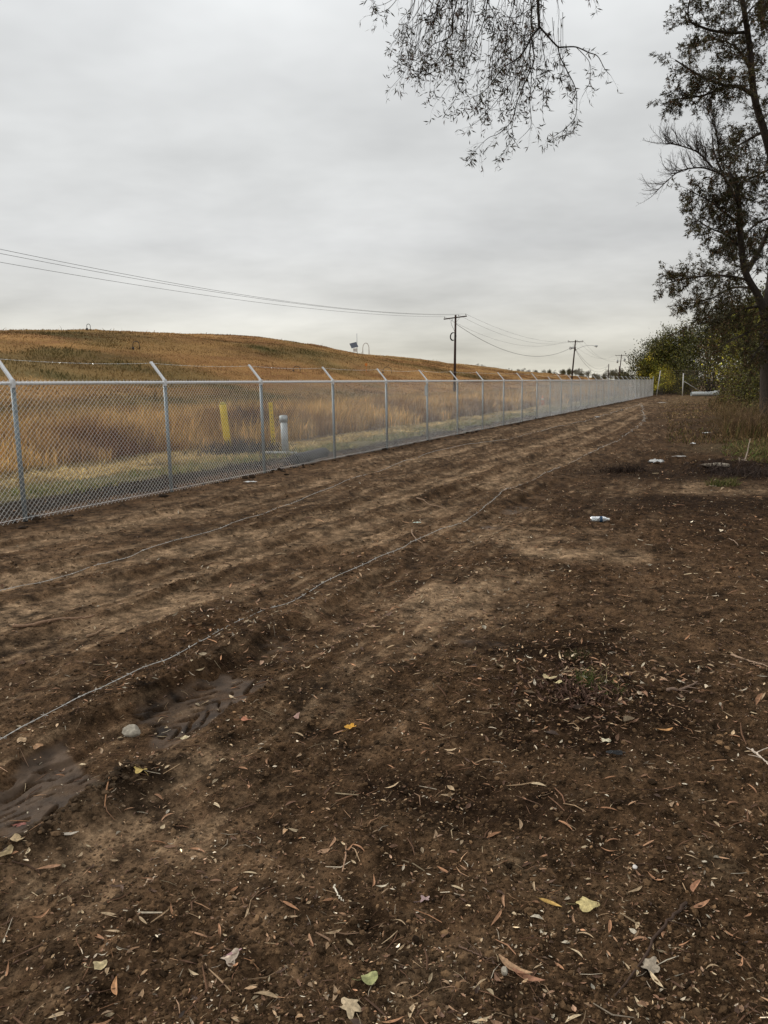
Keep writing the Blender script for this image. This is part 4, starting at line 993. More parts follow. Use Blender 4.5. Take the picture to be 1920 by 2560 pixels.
g = G(); g.box((-.35, 0, .75), .7, .4, .55); g.build('control_box', PVC, root)
t = np.linspace(0, math.pi, 14); g = G(); g.pipe([(1.0, 0, 0)]+[(1.55-.55*math.cos(q), 0, 1.0+.95*math.sin(q)) for q in t]+[(2.1, 0, .0)], .07, 8); g.build('loop_pipe', PVC, root, smooth=True)

# ------------------------------------------------------------------ utility poles and lines
POLE = mat('creosote_wood', (.050, .028, .022), .85, var=.35, vscale=6, bump=.3, stretch=(8, 8, .5))
GLS = mat('insulator', (.16, .15, .14), .3, spec=.6); ALU = mat('weathered_aluminium', (.45, .46, .46), .5, .4)
def pole(px, py, dist, label, base_dx=0., arm=3.0, ins=(-1.38, -.42, .55, 1.38), tilt=0., extras=()):
    T = at(px, py, dist); bx = T[:2]+np.array([base_dx, 0]); zb = Z(bx[0], bx[1]); base = np.array([bx[0], bx[1], zb])
    root = empty('utility_pole', base, label, 'utility pole'); top = T-base
    g = G(); g.pipe([(0, 0, -.5), top*.5, top], [.175, .15, .115], 14); g.build('pole_shaft', POLE, root, smooth=True)
    n3 = norm(np.array([*(-NL), tilt])); d3 = np.array([*D, 0.]); u3 = np.cross(n3, d3); u3 = u3 if u3[2] > 0 else -u3
    tips = []
    if arm:
        c = top+[0, 0, -.35]-d3*.14; g = G(); g.box(c, arm, .11, .13, [n3, d3, u3]); ca = g.build('crossarm', POLE, root)
        for s in (-1, 1):
            g = G(); g.pipe([c+n3*s*.62-u3*.05-d3*.07, top+[0, 0, -1.05]-d3*.10], .016, 6); g.build('brace', ALU, root, smooth=True)
        for q in ins:
            b = c+n3*q+u3*.06; g = G(); g.pipe([b, b+u3*.10, b+u3*.13, b+u3*.20, b+u3*.24], [.014, .014, .06, .045, .02], 10); g.build('insulator', GLS, ca, smooth=True)
            tips.append(base+b+u3*.22)
    return root, base, top, tips, n3, d3
p1, b1_, t1, tips1, n3, d3 = pole(1139, 787, 97, 'nearest utility pole with crossarm and a coil of cable', tilt=.075, ins=(-1.38, .45, 1.38), base_dx=-.15)
g = G(); th = np.linspace(0, 6.28, 25)
for k in range(3): g.pipe([t1*.62*0+t1+[0, 0, -2.6]+n3*(-.30+.06*k+math.cos(a)*.36)+np.array([0, 0, 1])*math.sin(a)*(.50-.03*k)-d3*(.2+.03*k) for a in th], .03, 6, None)
g.build('cable_coil', BLK, p1, smooth=True)
g = G(); g.pipe([t1+[0, 0, -.5]-n3*.35, t1+[0, 0, -.75]-n3*.62, t1+[0, 0, -1.2]-n3*.5, t1+[0, 0, -2.0]-n3*.12], .02, 6); g.build('drop_cable', BLK, p1, smooth=True)
p2, b2_, t2, tips2, _, _ = pole(1439, 850, 158, 'second utility pole leaning right with street lamp and floodlight', base_dx=-.75, tilt=-.035, ins=(-1.38, .35, 1.38), arm=3.0)
# street lamp arm and floodlight belong to the pole
ml = t2+[0, 0, -1.75]
g = G(); g.pipe([ml+n3*x+np.array([0, 0, z_]) for x, z_ in ((.1, -.15), (.8, .15), (1.6, .38), (2.4, .45), (3.1, .38), (3.6, .28))], .035, 8); la = g.build('lamp_arm', ALU, p2, smooth=True)
g = G(); c = ml+n3*3.95+[0, 0, .14]; g.pipe([c-n3*.4+[0, 0, .08], c-n3*.15+[0, 0, .06], c+n3*.2, c+n3*.38-[0, 0, .02]], [.06, .13, .16, .05], 12); g.pipe([c+n3*.08-[0, 0, .04], c+n3*.08-[0, 0, .26]], [.15, .10], 12); g.build('lamp_head', ALU, la, smooth=True)
g = G(); c = ml-n3*.75+[0, 0, .25]; g.pipe([c-n3*.22-d3*.2, c-n3*.05, c+n3*.2+d3*.1], [.34, .22, .10], 14); g.box(c+n3*.38, .35, .28, .28); g.build('floodlight', ALU, p2, smooth=False)
g = G(); g.pipe([c+n3*.5, ml+[0, 0, .1]], .03, 6); g.pipe([t2+[0, 0, -1.4]-d3*.2, t2+[0, 0, -2.1]-d3*.2], .13, 10); g.build('bracket', POLE, p2, smooth=True)
p3, b3_, t3, tips3, _, _ = pole(1554, 886, 246, 'third utility pole carrying two transformers', base_dx=-.8, ins=(-1.7, -.7, .7, 1.7), arm=3.6, tilt=-.01)
for s, k in ((-1.15, 0), (.95, 1)):
    c = t3+[0, 0, -2.0+.2*k]+n3*s; g = G(); g.pipe([c-[0, 0, .45], c+[0, 0, .40], c+[0, 0, .5]], [.26, .26, .12], 14); g.pipe([c+[0, 0, .5], c+[0, 0, .75]], .06, 8); g.pipe([c, t3+[0, 0, -2.0]], .05, 6); g.build('transformer', mat('transformer_grey', (.42, .44, .44), .5), p3, smooth=True)
p4, b4_, t4, tips4, _, _ = pole(1600, 907, 364, 'farthest utility pole at the edge of the dark trees', base_dx=.6, ins=(-1.3, -.4, .4, 1.3))
p5, b5_, t5, _, _, _ = pole(1522, 910, 262, 'plain utility pole without crossarm left of the transformer pole', arm=0)
p6, b6_, t6, _, _, _ = pole(1548, 915, 300, 'short plain pole close behind the transformer pole', arm=0)
# pole just outside the left edge carries the near span
P0xy = b1_[:2]+(b1_[:2]-b2_[:2])/np.linalg.norm(b1_[:2]-b2_[:2])*74
zb = Z(*P0xy); root0 = empty('utility_pole', (P0xy[0], P0xy[1], zb), 'utility pole standing just outside the left edge of the view', 'utility pole')
g = G(); g.pipe([(0, 0, -.5), (0, 0, 8.3)], [.175, .115], 14); g.build('pole_shaft', POLE, root0, smooth=True)
c0 = np.array([0, 0, 7.9]); g = G(); g.box(c0-d3*.14, 3.0, .11, .13, [n3, d3, (0, 0, 1)]); g.build('crossarm', POLE, root0)
tips0 = [np.array([P0xy[0], P0xy[1], zb])+c0+n3*q+[0, 0, .25] for q in (-1.38, .45, 1.38)]
CAB = mat('cable_grey', (.085, .085, .085), .7)
def cable(A, B, sag, r, label, group=None):
    A = np.array(A, float); B = np.array(B, float); t = np.linspace(0, 1, 40)[:, None]
    P = A*(1-t)+B*t; P[:, 2] -= (sag*4*t*(1-t))[:, 0]; V, Q, T = pipe(P-A, r, 5)
    o = mk('power_line', V, [Q, T], CAB, None, smooth=True); o.location = A; return tag(o, label, 'power line', group)
nm3 = ('field side', 'middle', 'fence side')
for k in range(3): cable(tips0[k], tips1[k], 1.0+.15*k, .011, f'{nm3[k]} power line crossing the sky from the left edge to the nearest pole')
for k in range(3): cable(tips1[k], tips2[k], 1.5+.35*(2-k), .011, f'{nm3[k]} thin power line between the nearest pole and the leaning pole')
cable(b1_+t1+[0, 0, -1.05], b2_+t2+[0, 0, -1.0], 3.0, .026, 'thick sagging cable between the nearest pole and the leaning pole')
for k in range(3): cable(tips2[k], tips3[k+(k > 0)], 2.2+.4*k, .012, f'{nm3[k]} thin power line between the leaning pole and the transformer pole')
cable(b2_+t2+[0, 0, -1.9], b5_+t5+[0, 0, -.3], 3.2, .026, 'thick cable dropping from the leaning pole to the plain pole')
cable(b2_+t2+[0, 0, -1.7], b5_+t5+[0, 0, -.1], 2.6, .022, 'second thick cable just above the lowest one to the plain pole')
for k in (0, 3): cable(tips3[k], tips4[k], 3.0, .014, ('left' if k == 0 else 'right')+' faint power line from the transformer pole to the farthest pole')

# ------------------------------------------------------------------ trees
BARK = mat('dark_bark', (.055, .042, .034), .9, attr='col', var=.4, vscale=14, bump=.6, bscale=18)
LEAF = mat('green_leaf', (.05, .06, .02), .6, attr='col', spec=.2)
def leaf_cards(C0, dirs, ln, wd, rng, col):
    n = len(C0); X = norm(dirs); R_ = norm(rng.normal(size=(n, 3))); Yv = norm(np.cross(X, R_)); Nn = np.cross(X, Yv)
    l = ln[:, None]; w_ = wd[:, None]
    V = np.stack([C0, C0+X*l*.45+Yv*w_*.5+Nn*w_*.12, C0+X*l, C0+X*l*.45-Yv*w_*.5+Nn*w_*.12], 1)
    T = np.array([(0, 1, 2), (0, 2, 3)]); return V.reshape(-1, 3), (T[None]+(np.arange(n)*4)[:, None, None]).reshape(-1, 3), np.repeat(col, 4, 0)
def spray_template(rng, leafy=1., droop=.0, side=7, up_curl=0.):
    """unit twig along +x; returns segments and leaves"""
    A, B, R_, LP, LD = [], [], [], [], []
    p = np.zeros(3); d = np.array([1., 0, 0]); n = 7; pts = [p]
    for i in range(n):
        d = norm(d+rng.normal(0, .13, 3)+np.array([0, 0, -droop*.12+up_curl*.12])); q = p+d/n; A.append(p); B.append(q); R_.append(1-.75*i/n); p = q; pts.append(p)
        for s in range(max(1, side//n+(rng.rand() < .5))):
            if i < 1: continue
            dd = norm(d*rng.uniform(.5, 1.1)+norm(rng.normal(0, 1, 3))*rng.uniform(.5, 1.)+np.array([0, 0, -droop*.4+up_curl*.35])); l = rng.uniform(.16, .42)*(1.15-.7*i/n)
            a = q; m = 3
            for j in range(m):
                b = a+dd*l/m; A.append(a); B.append(b); R_.append(.34-.08*j)
                if j >= 1 or rng.rand() < .4:
                    for _ in range(rng.poisson(2.3*leafy)):
                        LP.append(a+(b-a)*rng.rand()); LD.append(dd*.7+rng.normal(0, .55, 3)+np.array([0, 0, -droop*.3]))
                    if rng.rand() < .4:
                        e_ = norm(dd+rng.normal(0, .8, 3)+np.array([0, 0, up_curl*.3])); A.append(b); B.append(b+e_*l*.3); R_.append(.2)
                        for _ in range(rng.poisson(1.6*leafy)): LP.append(b+e_*l*.3*rng.rand()); LD.append(e_+rng.normal(0, .5, 3))
                dd = norm(dd+rng.normal(0, .2, 3)+np.array([0, 0, -droop*.15+up_curl*.15])); a = b
            for _ in range(rng.poisson(2.5*leafy)): LP.append(a); LD.append(dd+rng.normal(0, .6, 3))
    return np.array(A), np.array(B), np.array(R_), np.array(LP).reshape(-1, 3), np.array(LD).reshape(-1, 3)
def frames(dirs, rng):
    X = norm(dirs); ref = np.array([0, 0, 1.])+rng.normal(0, .25, X.shape); Yv = norm(np.cross(ref, X)); Zv = np.cross(X, Yv); return np.stack([X, Yv, Zv], 1)
def place_sprays(temps, pos, dirs, size, rng, rtw, ln, wd, colf):
    """returns twig geometry and leaf geometry"""
    tv, tq, lv, lt, lc = [], [], [], [], []; k1 = k2 = 0
    which = rng.randint(0, len(temps), len(pos))
    for w_, (A, B, R_, LP, LD) in enumerate(temps):
        m = which == w_
        if not m.any(): continue
        Fm = frames(dirs[m], rng); s = size[m]; P = pos[m]
        f = lambda Q: (np.einsum('qi,nij->nqj', Q, Fm)*s[:, None, None]+P[:, None]).reshape(-1, 3)
        rr = (R_[None]*np.clip(s, .4, 2)[:, None]*rtw).ravel(); V, Q = tubes(f(A), f(B), rr, rr*.8, 3); tv.append(V); tq.append(Q+k1); k1 += len(V)
        if len(LP):
            C0 = f(LP); dd = np.einsum('qi,nij->nqj', LD, Fm).reshape(-1, 3); n = len(C0); l = rng.uniform(.65, 1.2, n)*ln
            V, T, c = leaf_cards(C0, dd, l, l*wd, rng, colf(C0, rng)); lv.append(V); lt.append(T+k2); lc.append(c); k2 += len(V)
    z3 = np.zeros((0, 3)); 
    return (np.concatenate(tv), np.concatenate(tq)), ((np.concatenate(lv), np.concatenate(lt), np.concatenate(lc)) if lv else None)
def limb_geo(g, pts, r0, r1, k=8, col=(.055, .042, .034)):
    P = catmull(pts, 5); g.pipe(P, np.linspace(r0, r1, len(P)), k, col); return P
def along(P, f0, f1, n, rng):
    s = np.concatenate([[0], np.cumsum(np.linalg.norm(np.diff(P, axis=0), axis=1))]); t = (f0+(f1-f0)*rng.rand(n))*s[-1]
    Q = np.stack([np.interp(t, s, P[:, i]) for i in range(3)], 1); e_ = s[-1]*.02
    Q2 = np.stack([np.interp(t+e_, s, P[:, i]) for i in range(3)], 1); Q1 = np.stack([np.interp(t-e_, s, P[:, i]) for i in range(3)], 1); return Q, norm(Q2-Q1+1e-9), t/s[-1]

# the tall oak at the right edge
def big_tree():
    rng = RS(77); dist = 31.; base = at(1921, 1066, dist); base[2] = Z(base[0], base[1])
    root = empty('oak_tree', base, 'tall dark oak with narrow leaves at the right edge', 'tree')
    q = lambda L_: [at(x, y, dist+dz)-base for x, y, dz in L_]
    g = G(); col = (.045, .035, .028)
    tr = [at(1928, 1085, dist)-base-[0, 0, .3]]+q([(1921, 1000, 0), (1920, 880, 0), (1916, 800, 0)])
    T0 = limb_geo(g, tr, .34, .21, 14, col)
    g.build('trunk', BARK, root, smooth=True)
    g = G(); limbs = []
    def lb(L_, r0, r1, n, kind='leafy', s=1., f0=.25): P = limb_geo(g, q(L_), r0, r1, 8, col); limbs.append((P, n, kind, s, f0))
    lb([(1916, 800, 0), (1895, 740, -.2), (1864, 682, -.5), (1852, 600, -.8), (1848, 519, -1), (1838, 460, -1.2), (1822, 430, -1.2)], .15, .06, 70)
    lb([(1864, 682, -.5), (1890, 640, .3), (1915, 590, .8), (1945, 500, 1.2), (1940, 420, 1)], .11, .05, 70)
    lb([(1916, 800, 0), (1935, 650, .8), (1945, 500, .8), (1930, 400, .4), (1912, 333, 0), (1886, 241, -.4), (1873, 111, -.8), (1859, 18, -1.2), (1840, -120, -1.5), (1830, -260, -1.5)], .20, .05, 110, 'leafy', 1.1)
    lb([(1886, 241, -.4), (1850, 218, -1), (1814, 214, -1.6), (1760, 195, -2.2), (1722, 172, -2.8), (1688, 150, -3)], .07, .02, 66, 'leafy', .95, .1)
    lb([(1868, 80, -.8), (1820, 82, -1.2), (1760, 70, -1.5), (1720, 40, -1.8), (1740, -60, -2)], .06, .02, 60, 'leafy', .9, .1)
    lb([(1814, 214, -1.6), (1770, 235, -2), (1720, 245, -2.4), (1672, 248, -2.6)], .04, .015, 40, 'leafy', .8, .1)
    lb([(1885, 200, -.4), (1850, 130, .4), (1800, 100, .9), (1730, 110, 1.4)], .04, .015, 45, 'leafy', .85, .1)
    lb([(1848, 519, -1), (1836, 490, -1.5), (1808, 437, -2), (1785, 380, -2), (1781, 340, -2)], .06, .02, 32, 'half', .9)
    lb([(1808, 437, -2), (1777, 425, -2.4), (1747, 419, -2.8), (1700, 428, -3.2), (1665, 455, -3.5), (1640, 480, -3.6)], .034, .010, 60, 'bare', .85, .1)
    lb([(1781, 419, -2.1), (1750, 385, -2.6), (1725, 372, -3), (1690, 362, -3.3), (1658, 358, -3.5)], .034, .010, 60, 'bare', .85, .1)
    lb([(1800, 400, -1.5), (1790, 330, -1.5), (1770, 280, -1.5)], .034, .012, 40, 'bare', .85, .1)
    lb([(1850, 560, -.8), (1810, 530, -1.5), (1770, 500, -2), (1725, 478, -2.4)], .045, .014, 50, 'leafy', .8, .15)
    lb([(1855, 620, -.6), (1820, 590, -1), (1775, 570, -1.6), (1735, 545, -2)], .045, .014, 48, 'leafy', .8, .15)
    lb([(1870, 700, -.4), (1820, 690, -1.2), (1760, 690, -1.8), (1700, 700, -2.4), (1668, 708, -2.6)], .05, .014, 66, 'leafy', .85, .12)
    lb([(1880, 720, -.3), (1830, 720, .6), (1780, 745, 1.2), (1720, 760, 1.8)], .05, .014, 60, 'leafy', .85, .12)
    lb([(1900, 765, 0), (1850, 775, -.8), (1800, 800, -1.4), (1745, 810, -1.6)], .05, .014, 60, 'leafy', .85, .12)
    lb([(1910, 800, 0), (1870, 830, -1.2), (1820, 855, -2), (1790, 880, -2.4)], .045, .014, 50, 'leafy', .8, .12)
    lb([(1915, 850, 0), (1890, 880, -1), (1870, 920, -1.4)], .04, .014, 30, 'leafy', .8, .15)
    lb([(1905, 330, 0), (1870, 350, .6), (1835, 370, 1.2), (1800, 400, 1.6)], .05, .015, 52, 'leafy', .85, .1)
    lb([(1930, 420, .4), (1890, 440, 1.2), (1850, 460, 1.6), (1810, 520, 2)], .05, .015, 60, 'leafy', .9, .1)
    lb([(1940, 540, .8), (1890, 560, 1.2), (1850, 600, 1.8), (1800, 620, 2.2)], .05, .015, 64, 'leafy', .9, .1)
    # the half of the crown outside the frame
    for k, (y0, x1, y1, dz) in enumerate(((760, 2150, 700, 1), (640, 2200, 520, -1), (500, 2180, 380, 1.5), (380, 2150, 250, -.5), (250, 2080, 80, 1), (120, 2000, -80, -1), (-60, 1950, -300, .5), (700, 2080, 640, -2.2), (450, 2060, 330, -2))):
        lb([(1935, y0, .3), ((1935+x1)/2, (y0+y1)/2+15, dz*.6), (x1, y1, dz)], .07, .015, 60, 'leafy', 1.0, .1)
    for k, (y0, dx, dz) in enumerate(((-100, -90, 1), (-170, -60, -2), (-220, 60, 1.4), (0, -60, 2.4), (60, 60, -2.5))): lb([(1850, y0, -1), (1850+dx/2, y0-40, dz*.5), (1850+dx, y0-60, dz)], .04, .012, 45, 'leafy', .9, .1)
    g.build('limbs', BARK, root, smooth=True)
    lt = [spray_template(rng, .95, .25) for _ in range(9)]; ht = [spray_template(rng, .45, .1) for _ in range(4)]; bt = [spray_template(rng, 0., 0, 9, 1.) for _ in range(6)]
    def colf(C0, rng):
        n = len(C0); t = np.clip(.35+.9*noise(C0[:, 0]+C0[:, 2]*.7, C0[:, 1]+C0[:, 2], 1.5, 2, 400), 0, 1)[:, None]
        c = np.array([.045, .042, .016])*(1-t)+np.array([.085, .072, .024])*t; c = c*np.exp(rng.normal(0, .3, (n, 1))); b = rng.rand(n) < .22; c[b] = np.array([.10, .052, .026])*np.exp(rng.normal(0, .3, (b.sum(), 1))); return c
    TV, TQ, LV, LT, LC = [], [], [], [], []; k1 = k2 = 0
    for P, n, kind, s, f0 in limbs:
        if kind == 'leafy' : n = int(n*.95)
        pos, d, t = along(P, f0, 1, n, rng); pos = np.concatenate([pos, P[-1:]]); d = np.concatenate([d, norm(P[-1:]-P[-3:-2])]); t = np.append(t, 1)
        rd = norm(rng.normal(size=d.shape)); 
        if kind == 'bare': dirs = d*.9+rd*.55+np.array([0, 0, .35])
        else: dirs = d*.55+rd*.9+np.array([0, 0, .05])
        dirs[-1] = d[-1]; size = s*rng.uniform(.6, 1.25, len(pos))*(1-.25*t)
        (a, b), lf = place_sprays(dict(leafy=lt, half=ht, bare=bt)[kind], pos, dirs, size, rng, .010 if kind != 'bare' else .016, .125, .21, colf)
        TV.append(a); TQ.append(b+k1); k1 += len(a)
        if lf: LV.append(lf[0]); LT.append(lf[1]+k2); LC.append(lf[2]); k2 += len(lf[0])
    V = np.concatenate(TV); mk('twigs', V, [np.concatenate(TQ)], BARK, root, np.tile([[.05, .038, .03]], (len(V), 1)))
    mk('crown', np.concatenate(LV), [np.concatenate(LT)], LEAF, root, np.concatenate(LC))
big_tree()

# the branch hanging into the top of the view, from an oak standing right of the camera
def overhang():
    rng = RS(91); base = np.array([8.5, 5.5, 0.]); base[2] = Z(8.5, 5.5)
    root = empty('overhanging_oak', base, 'oak whose leafy twigs hang down into the top of the view', 'tree')
    z5 = lambda x, y, dd: at(900+x/2.592, (y-45)/2.592, dd)-base
    g = G(); col = (.035, .028, .024); tr = [np.array([0, 0, -.3]), np.array([0, 0, 2.5]), np.array([-.3, .3, 5.]), np.array([-1.0, .9, 7.2]), np.array([-2.0, 1.2, 9.2])]
    limb_geo(g, tr, .32, .16, 14, col); g.build('trunk', BARK, root, smooth=True)
    g = G(); top = z5(1165, -420, 9.6)
    mid = (tr[3]+top)/2+[0, 0, .5]; limb_geo(g, [tr[3], mid, top, z5(700, -420, 9.4), z5(300, -330, 9.0)], .12, .02, 8, col)
    G_ = []
    def gl(L_, r0, r1, n, s=.3, f0=.1, d0=9.3): P = limb_geo(g, [z5(x, y, d0+rng.uniform(-.12, .12)+k*.02) for k, (x, y) in enumerate(L_)], r0, r1, 5, col); G_.append((P, n, s, f0))
    gl([(1165, -420), (1150, -100), (1155, 100), (1160, 215)], .022, .014, 16, .30, .4)
    gl([(1160, 215), (1210, 270), (1280, 345), (1320, 350), (1400, 350), (1480, 385), (1540, 410), (1585, 490), (1620, 530)], .012, .0025, 9, .20)
    gl([(1280, 345), (1300, 420), (1350, 520), (1390, 600), (1405, 680), (1395, 800), (1340, 870), (1300, 900), (1240, 940)], .007, .002, 22, .17)
    gl([(1400, 350), (1450, 400), (1490, 460), (1490, 570), (1440, 670)], .004, .002, 8, .15)
    gl([(1160, 225), (1110, 290), (1060, 380), (1000, 440), (930, 480), (870, 560), (800, 640), (720, 680)], .012, .0025, 26, .28)
    gl([(1110, 290), (1120, 360), (1125, 450), (1060, 600), (1020, 700), (980, 830), (900, 910), (830, 940), (745, 1020)], .009, .0022, 28, .24)
    gl([(1060, 380), (1050, 480), (1000, 560), (900, 680), (800, 800), (725, 860)], .006, .002, 18, .2)
    gl([(1100, -60), (1110, 150), (1100, 400), (1110, 560), (1100, 700), (1110, 840), (1090, 890), (1030, 950)], .007, .002, 26, .2)
    gl([(975, 840), (990, 930), (950, 1000), (905, 1075)], .004, .0018, 8, .15)
    gl([(1180, 320), (1200, 450), (1220, 560), (1190, 640)], .005, .002, 12, .2)
    gl([(640, -300), (635, 0), (605, 150), (600, 250), (560, 300), (480, 330), (400, 400), (285, 435)], .009, .002, 30, .26)
    gl([(690, -300), (695, 120), (690, 250), (680, 380), (665, 480), (640, 570), (580, 600), (520, 680)], .006, .002, 18, .22)
    gl([(820, -300), (815, 0), (870, 140), (910, 250), (915, 350)], .007, .002, 16, .25)
    gl([(820, -200), (820, 100), (760, 300), (700, 440), (660, 600), (600, 720)], .006, .002, 20, .25)
    gl([(320, -200), (265, -10), (180, 105), (60, 145)], .005, .002, 8, .16)
    gl([(250, 10), (180, 60), (115, 80), (65, 45)], .003, .0015, 5, .13)
    gl([(620, -200), (560, 60), (450, 150), (330, 230), (215, 320)], .006, .002, 16, .2)
    gl([(540, -200), (520, 0), (480, 150), (420, 280), (350, 350)], .006, .002, 24, .28)
    gl([(520, -200), (600, 100), (560, 330), (480, 460), (420, 500)], .006, .002, 24, .26)
    gl([(1290, -200), (1280, 30), (1290, 130), (1278, 270)], .004, .0015, 5, .2)
    gl([(1500, -200), (1490, -20), (1520, 60)], .004, .0015, 6, .13)
    gl([(1020, -200), (1000, 60), (960, 200), (950, 330), (900, 420)], .006, .002, 24, .26)
    gl([(1180, -200), (1190, 0), (1080, 120), (980, 160), (920, 110)], .006, .002, 20, .22)
    # many thin hanging shoots
    for k in range(130):
        x = rng.choice([rng.uniform(330, 760), rng.uniform(700, 1190), rng.uniform(900, 1330)], p=[.42, .38, .2]); y0 = rng.uniform(-120, 260); l = rng.uniform(180, 420)
        if x > 760 and rng.rand() < .5: y0 += 260
        dx = -rng.uniform(.0, .55)*l if x < 1150 else rng.uniform(-.15, .35)*l
        y1 = min(y0+l, 760); gl([(x, y0), (x+dx*.15, y0+l*.35), (x+dx*.5, y0+l*.7), (x+dx, y1)], .0030, .0015, 2, .17, .3, 9.3+rng.uniform(-.9, .9))
    g.build('limbs', BARK, root, smooth=True)
    te = [spray_template(rng, .26, .6, 5) for _ in range(9)]+[spray_template(rng, .05, .4, 5) for _ in range(8)]
    def colf(C0, rng): n = len(C0); c = np.tile([[.050, .044, .020]], (n, 1))*np.exp(rng.normal(0, .3, (n, 1))); b = rng.rand(n) < .25; c[b] = [.10, .05, .028]; return c
    TV, TQ, LV, LT, LC = [], [], [], [], []; k1 = k2 = 0
    for P, n, s, f0 in G_:
        n = int(n*.95); pos, d, t = along(P, f0, 1, n, rng); pos = np.concatenate([pos, P[-1:]]); d = np.concatenate([d, norm(P[-1:]-P[-3:-2])])
        dirs = d*.8+norm(rng.normal(size=d.shape))*.7+np.array([-.15, 0, -.3]); dirs[-1] = d[-1]; size = s*.85*rng.uniform(.6, 1.5, len(pos))
        tv, tq, lv, lt_, lc = [], [], [], [], []
        (a, b), lf = place_sprays(te, pos, dirs, size, rng, .0036, .072, .17, colf)
        TV.append(a); TQ.append(b+k1); k1 += len(a)
        if lf: LV.append(lf[0]); LT.append(lf[1]+k2); LC.append(lf[2]); k2 += len(lf[0])
    # crown above the frame, seen only from elsewhere
    top_t = [spray_template(rng, 1.0, .2) for _ in range(4)]; n = 260
    pos = np.stack([rng.normal(-3.0, 2.4, n), rng.normal(2.2, 2.2, n), rng.uniform(7.4, 12, n)], 1); (a, b), lf = place_sprays(top_t, pos, rng.normal(size=(n, 3)), rng.uniform(.6, 1.1, n), rng, .008, .09, .2, colf)
    TV.append(a); TQ.append(b+k1); LV.append(lf[0]); LT.append(lf[1]+k2); LC.append(lf[2])
    V = np.concatenate(TV); mk('twigs', V, [np.concatenate(TQ)], BARK, root, np.tile([[.04, .032, .026]], (len(V), 1)))
    mk('crown', np.concatenate(LV), [np.concatenate(LT)], LEAF, root, np.concatenate(LC))
overhang()

# bushes and small trees along the wood edge
def bush(P, w_, h, seed, label, pal, n=5200, ls=.22, low=.06, stems=7, cat='shrub', name='shrub', tops=0.):
    rng = RS(seed); base = np.array(on(P)); root = empty(name, base, label, cat)
    g = G()
    for k in range(stems):
        a = rng.uniform(0, 6.28); e_ = np.array([math.cos(a)*w_*.32*rng.rand(), math.sin(a)*w_*.32*rng.rand(), h*rng.uniform(.6, .92)])
        g.pipe(catmull([(e_[0]*.2, e_[1]*.2, -.2), (e_[0]*.4+rng.normal(0, .1), e_[1]*.4, e_[2]*.5), e_], 4), np.linspace(.06, .015, 9)*h/5, 6, (.07, .055, .045))
    g.build('stems', BARK, root, smooth=True)
    nc = 95; cz = rng.rand(nc)**.8; a = rng.uniform(0, 6.28, nc); rad = w_*.5*np.sqrt(rng.rand(nc))*np.sqrt(np.clip(1-((cz-.42)/.62)**2, .05, 1))
    C0 = np.stack([np.cos(a)*rad, np.sin(a)*rad*.8, (low+(1-low)*cz)*h*(1-.22*(rad/(w_*.5))**2)], 1)
    w2 = rng.randint(0, nc, n); cs = rng.uniform(.10, .22, nc)*min(w_, h)*.75; pts = C0[w2]+rng.normal(size=(n, 3))*cs[w2][:, None]*np.array([.8, .8, .6]); pts = pts[pts[:, 2] > .05]
    n = len(pts); cc = rng.randint(0, len(pal), nc); w2 = w2[:n]; col = np.array(pal)[cc[w2]]*np.exp(rng.normal(0, .38, (n, 1)))*np.exp(rng.normal(0, .25, nc))[w2][:, None]
    V, T, c = leaf_cards(pts, rng.normal(size=(n, 3)), rng.uniform(.6, 1.3, n)*ls, rng.uniform(.3, .6, n)*ls, rng, col)
    if tops:                                   # thin shoots over the crown
        m = int(tops*40); pos = C0[rng.choice(np.argsort(-C0[:, 2])[:30], m)]; te = [spray_template(rng, .25, 0, 6, .8) for _ in range(3)]
        (a_, b_), lf = place_sprays(te, pos, rng.normal(0, .45, (m, 3))+[0, 0, 1.], rng.uniform(.6, 1.6, m)*h*.17, rng, .018, ls*.9, .35, lambda C_, r_: np.tile([pal[0]], (len(C_), 1))*1.)
        mk('shoots', a_, [b_], BARK, root, np.tile([[.08, .065, .055]], (len(a_), 1)))
        T = np.concatenate([T, lf[1]+len(V)]); V = np.concatenate([V, lf[0]]); c = np.concatenate([c, lf[2]])
    mk('foliage', V, [T], LEAF, root, c)
DG = [(.046, .050, .011), (.070, .064, .012), (.034, .036, .011), (.095, .078, .016)]
OG = [(.10, .10, .016), (.15, .13, .018), (.065, .07, .014), (.10, .075, .018)]
YG = [(.38, .32, .03), (.25, .24, .03), (.14, .14, .02), (.42, .33, .04)]
BR = [(.10, .065, .03), (.13, .085, .04), (.07, .055, .025), (.09, .05, .03)]
bush(gp(1694, 986)+[.5, 7, 0], 6.6, 6.2, 1, 'dense dark round tree behind the far end of the fence', DG, 12000, .28, .05, tops=1.2, cat='tree', name='small_tree')
bush(gp(1650, 988)+[.2, 5, 0], 2.6, 4.7, 2, 'yellow green crown at the left end of the thicket above the fence', YG+DG, 3600, .22, .35, 3, tops=.3, cat='tree', name='small_tree')
bush(gp(1674, 988)+[0, 2.5, 0], 3.6, 3.0, 3, 'bright yellow green shrub between the two old posts', YG, 2600, .18, .25, tops=.3)
bush(gp(1735, 986)+[0, 6.5, 0], 8, 8.0, 4, 'olive tree behind the old gate post', OG, 13000, .28, .03, tops=1.4, cat='tree', name='small_tree')
bush(gp(1755, 988)+[0, 4.0, 0], 3.4, 2.2, 5, 'low yellowish shrub behind the diagonal brace', YG+OG, 1800, .16, .08)
bush(gp(1800, 988)+[1, 5, 0], 8.0, 9.2, 6, 'dark green tree behind the rolls of fencing', DG+OG[:1], 13000, .28, .03, tops=1., cat='tree', name='small_tree')
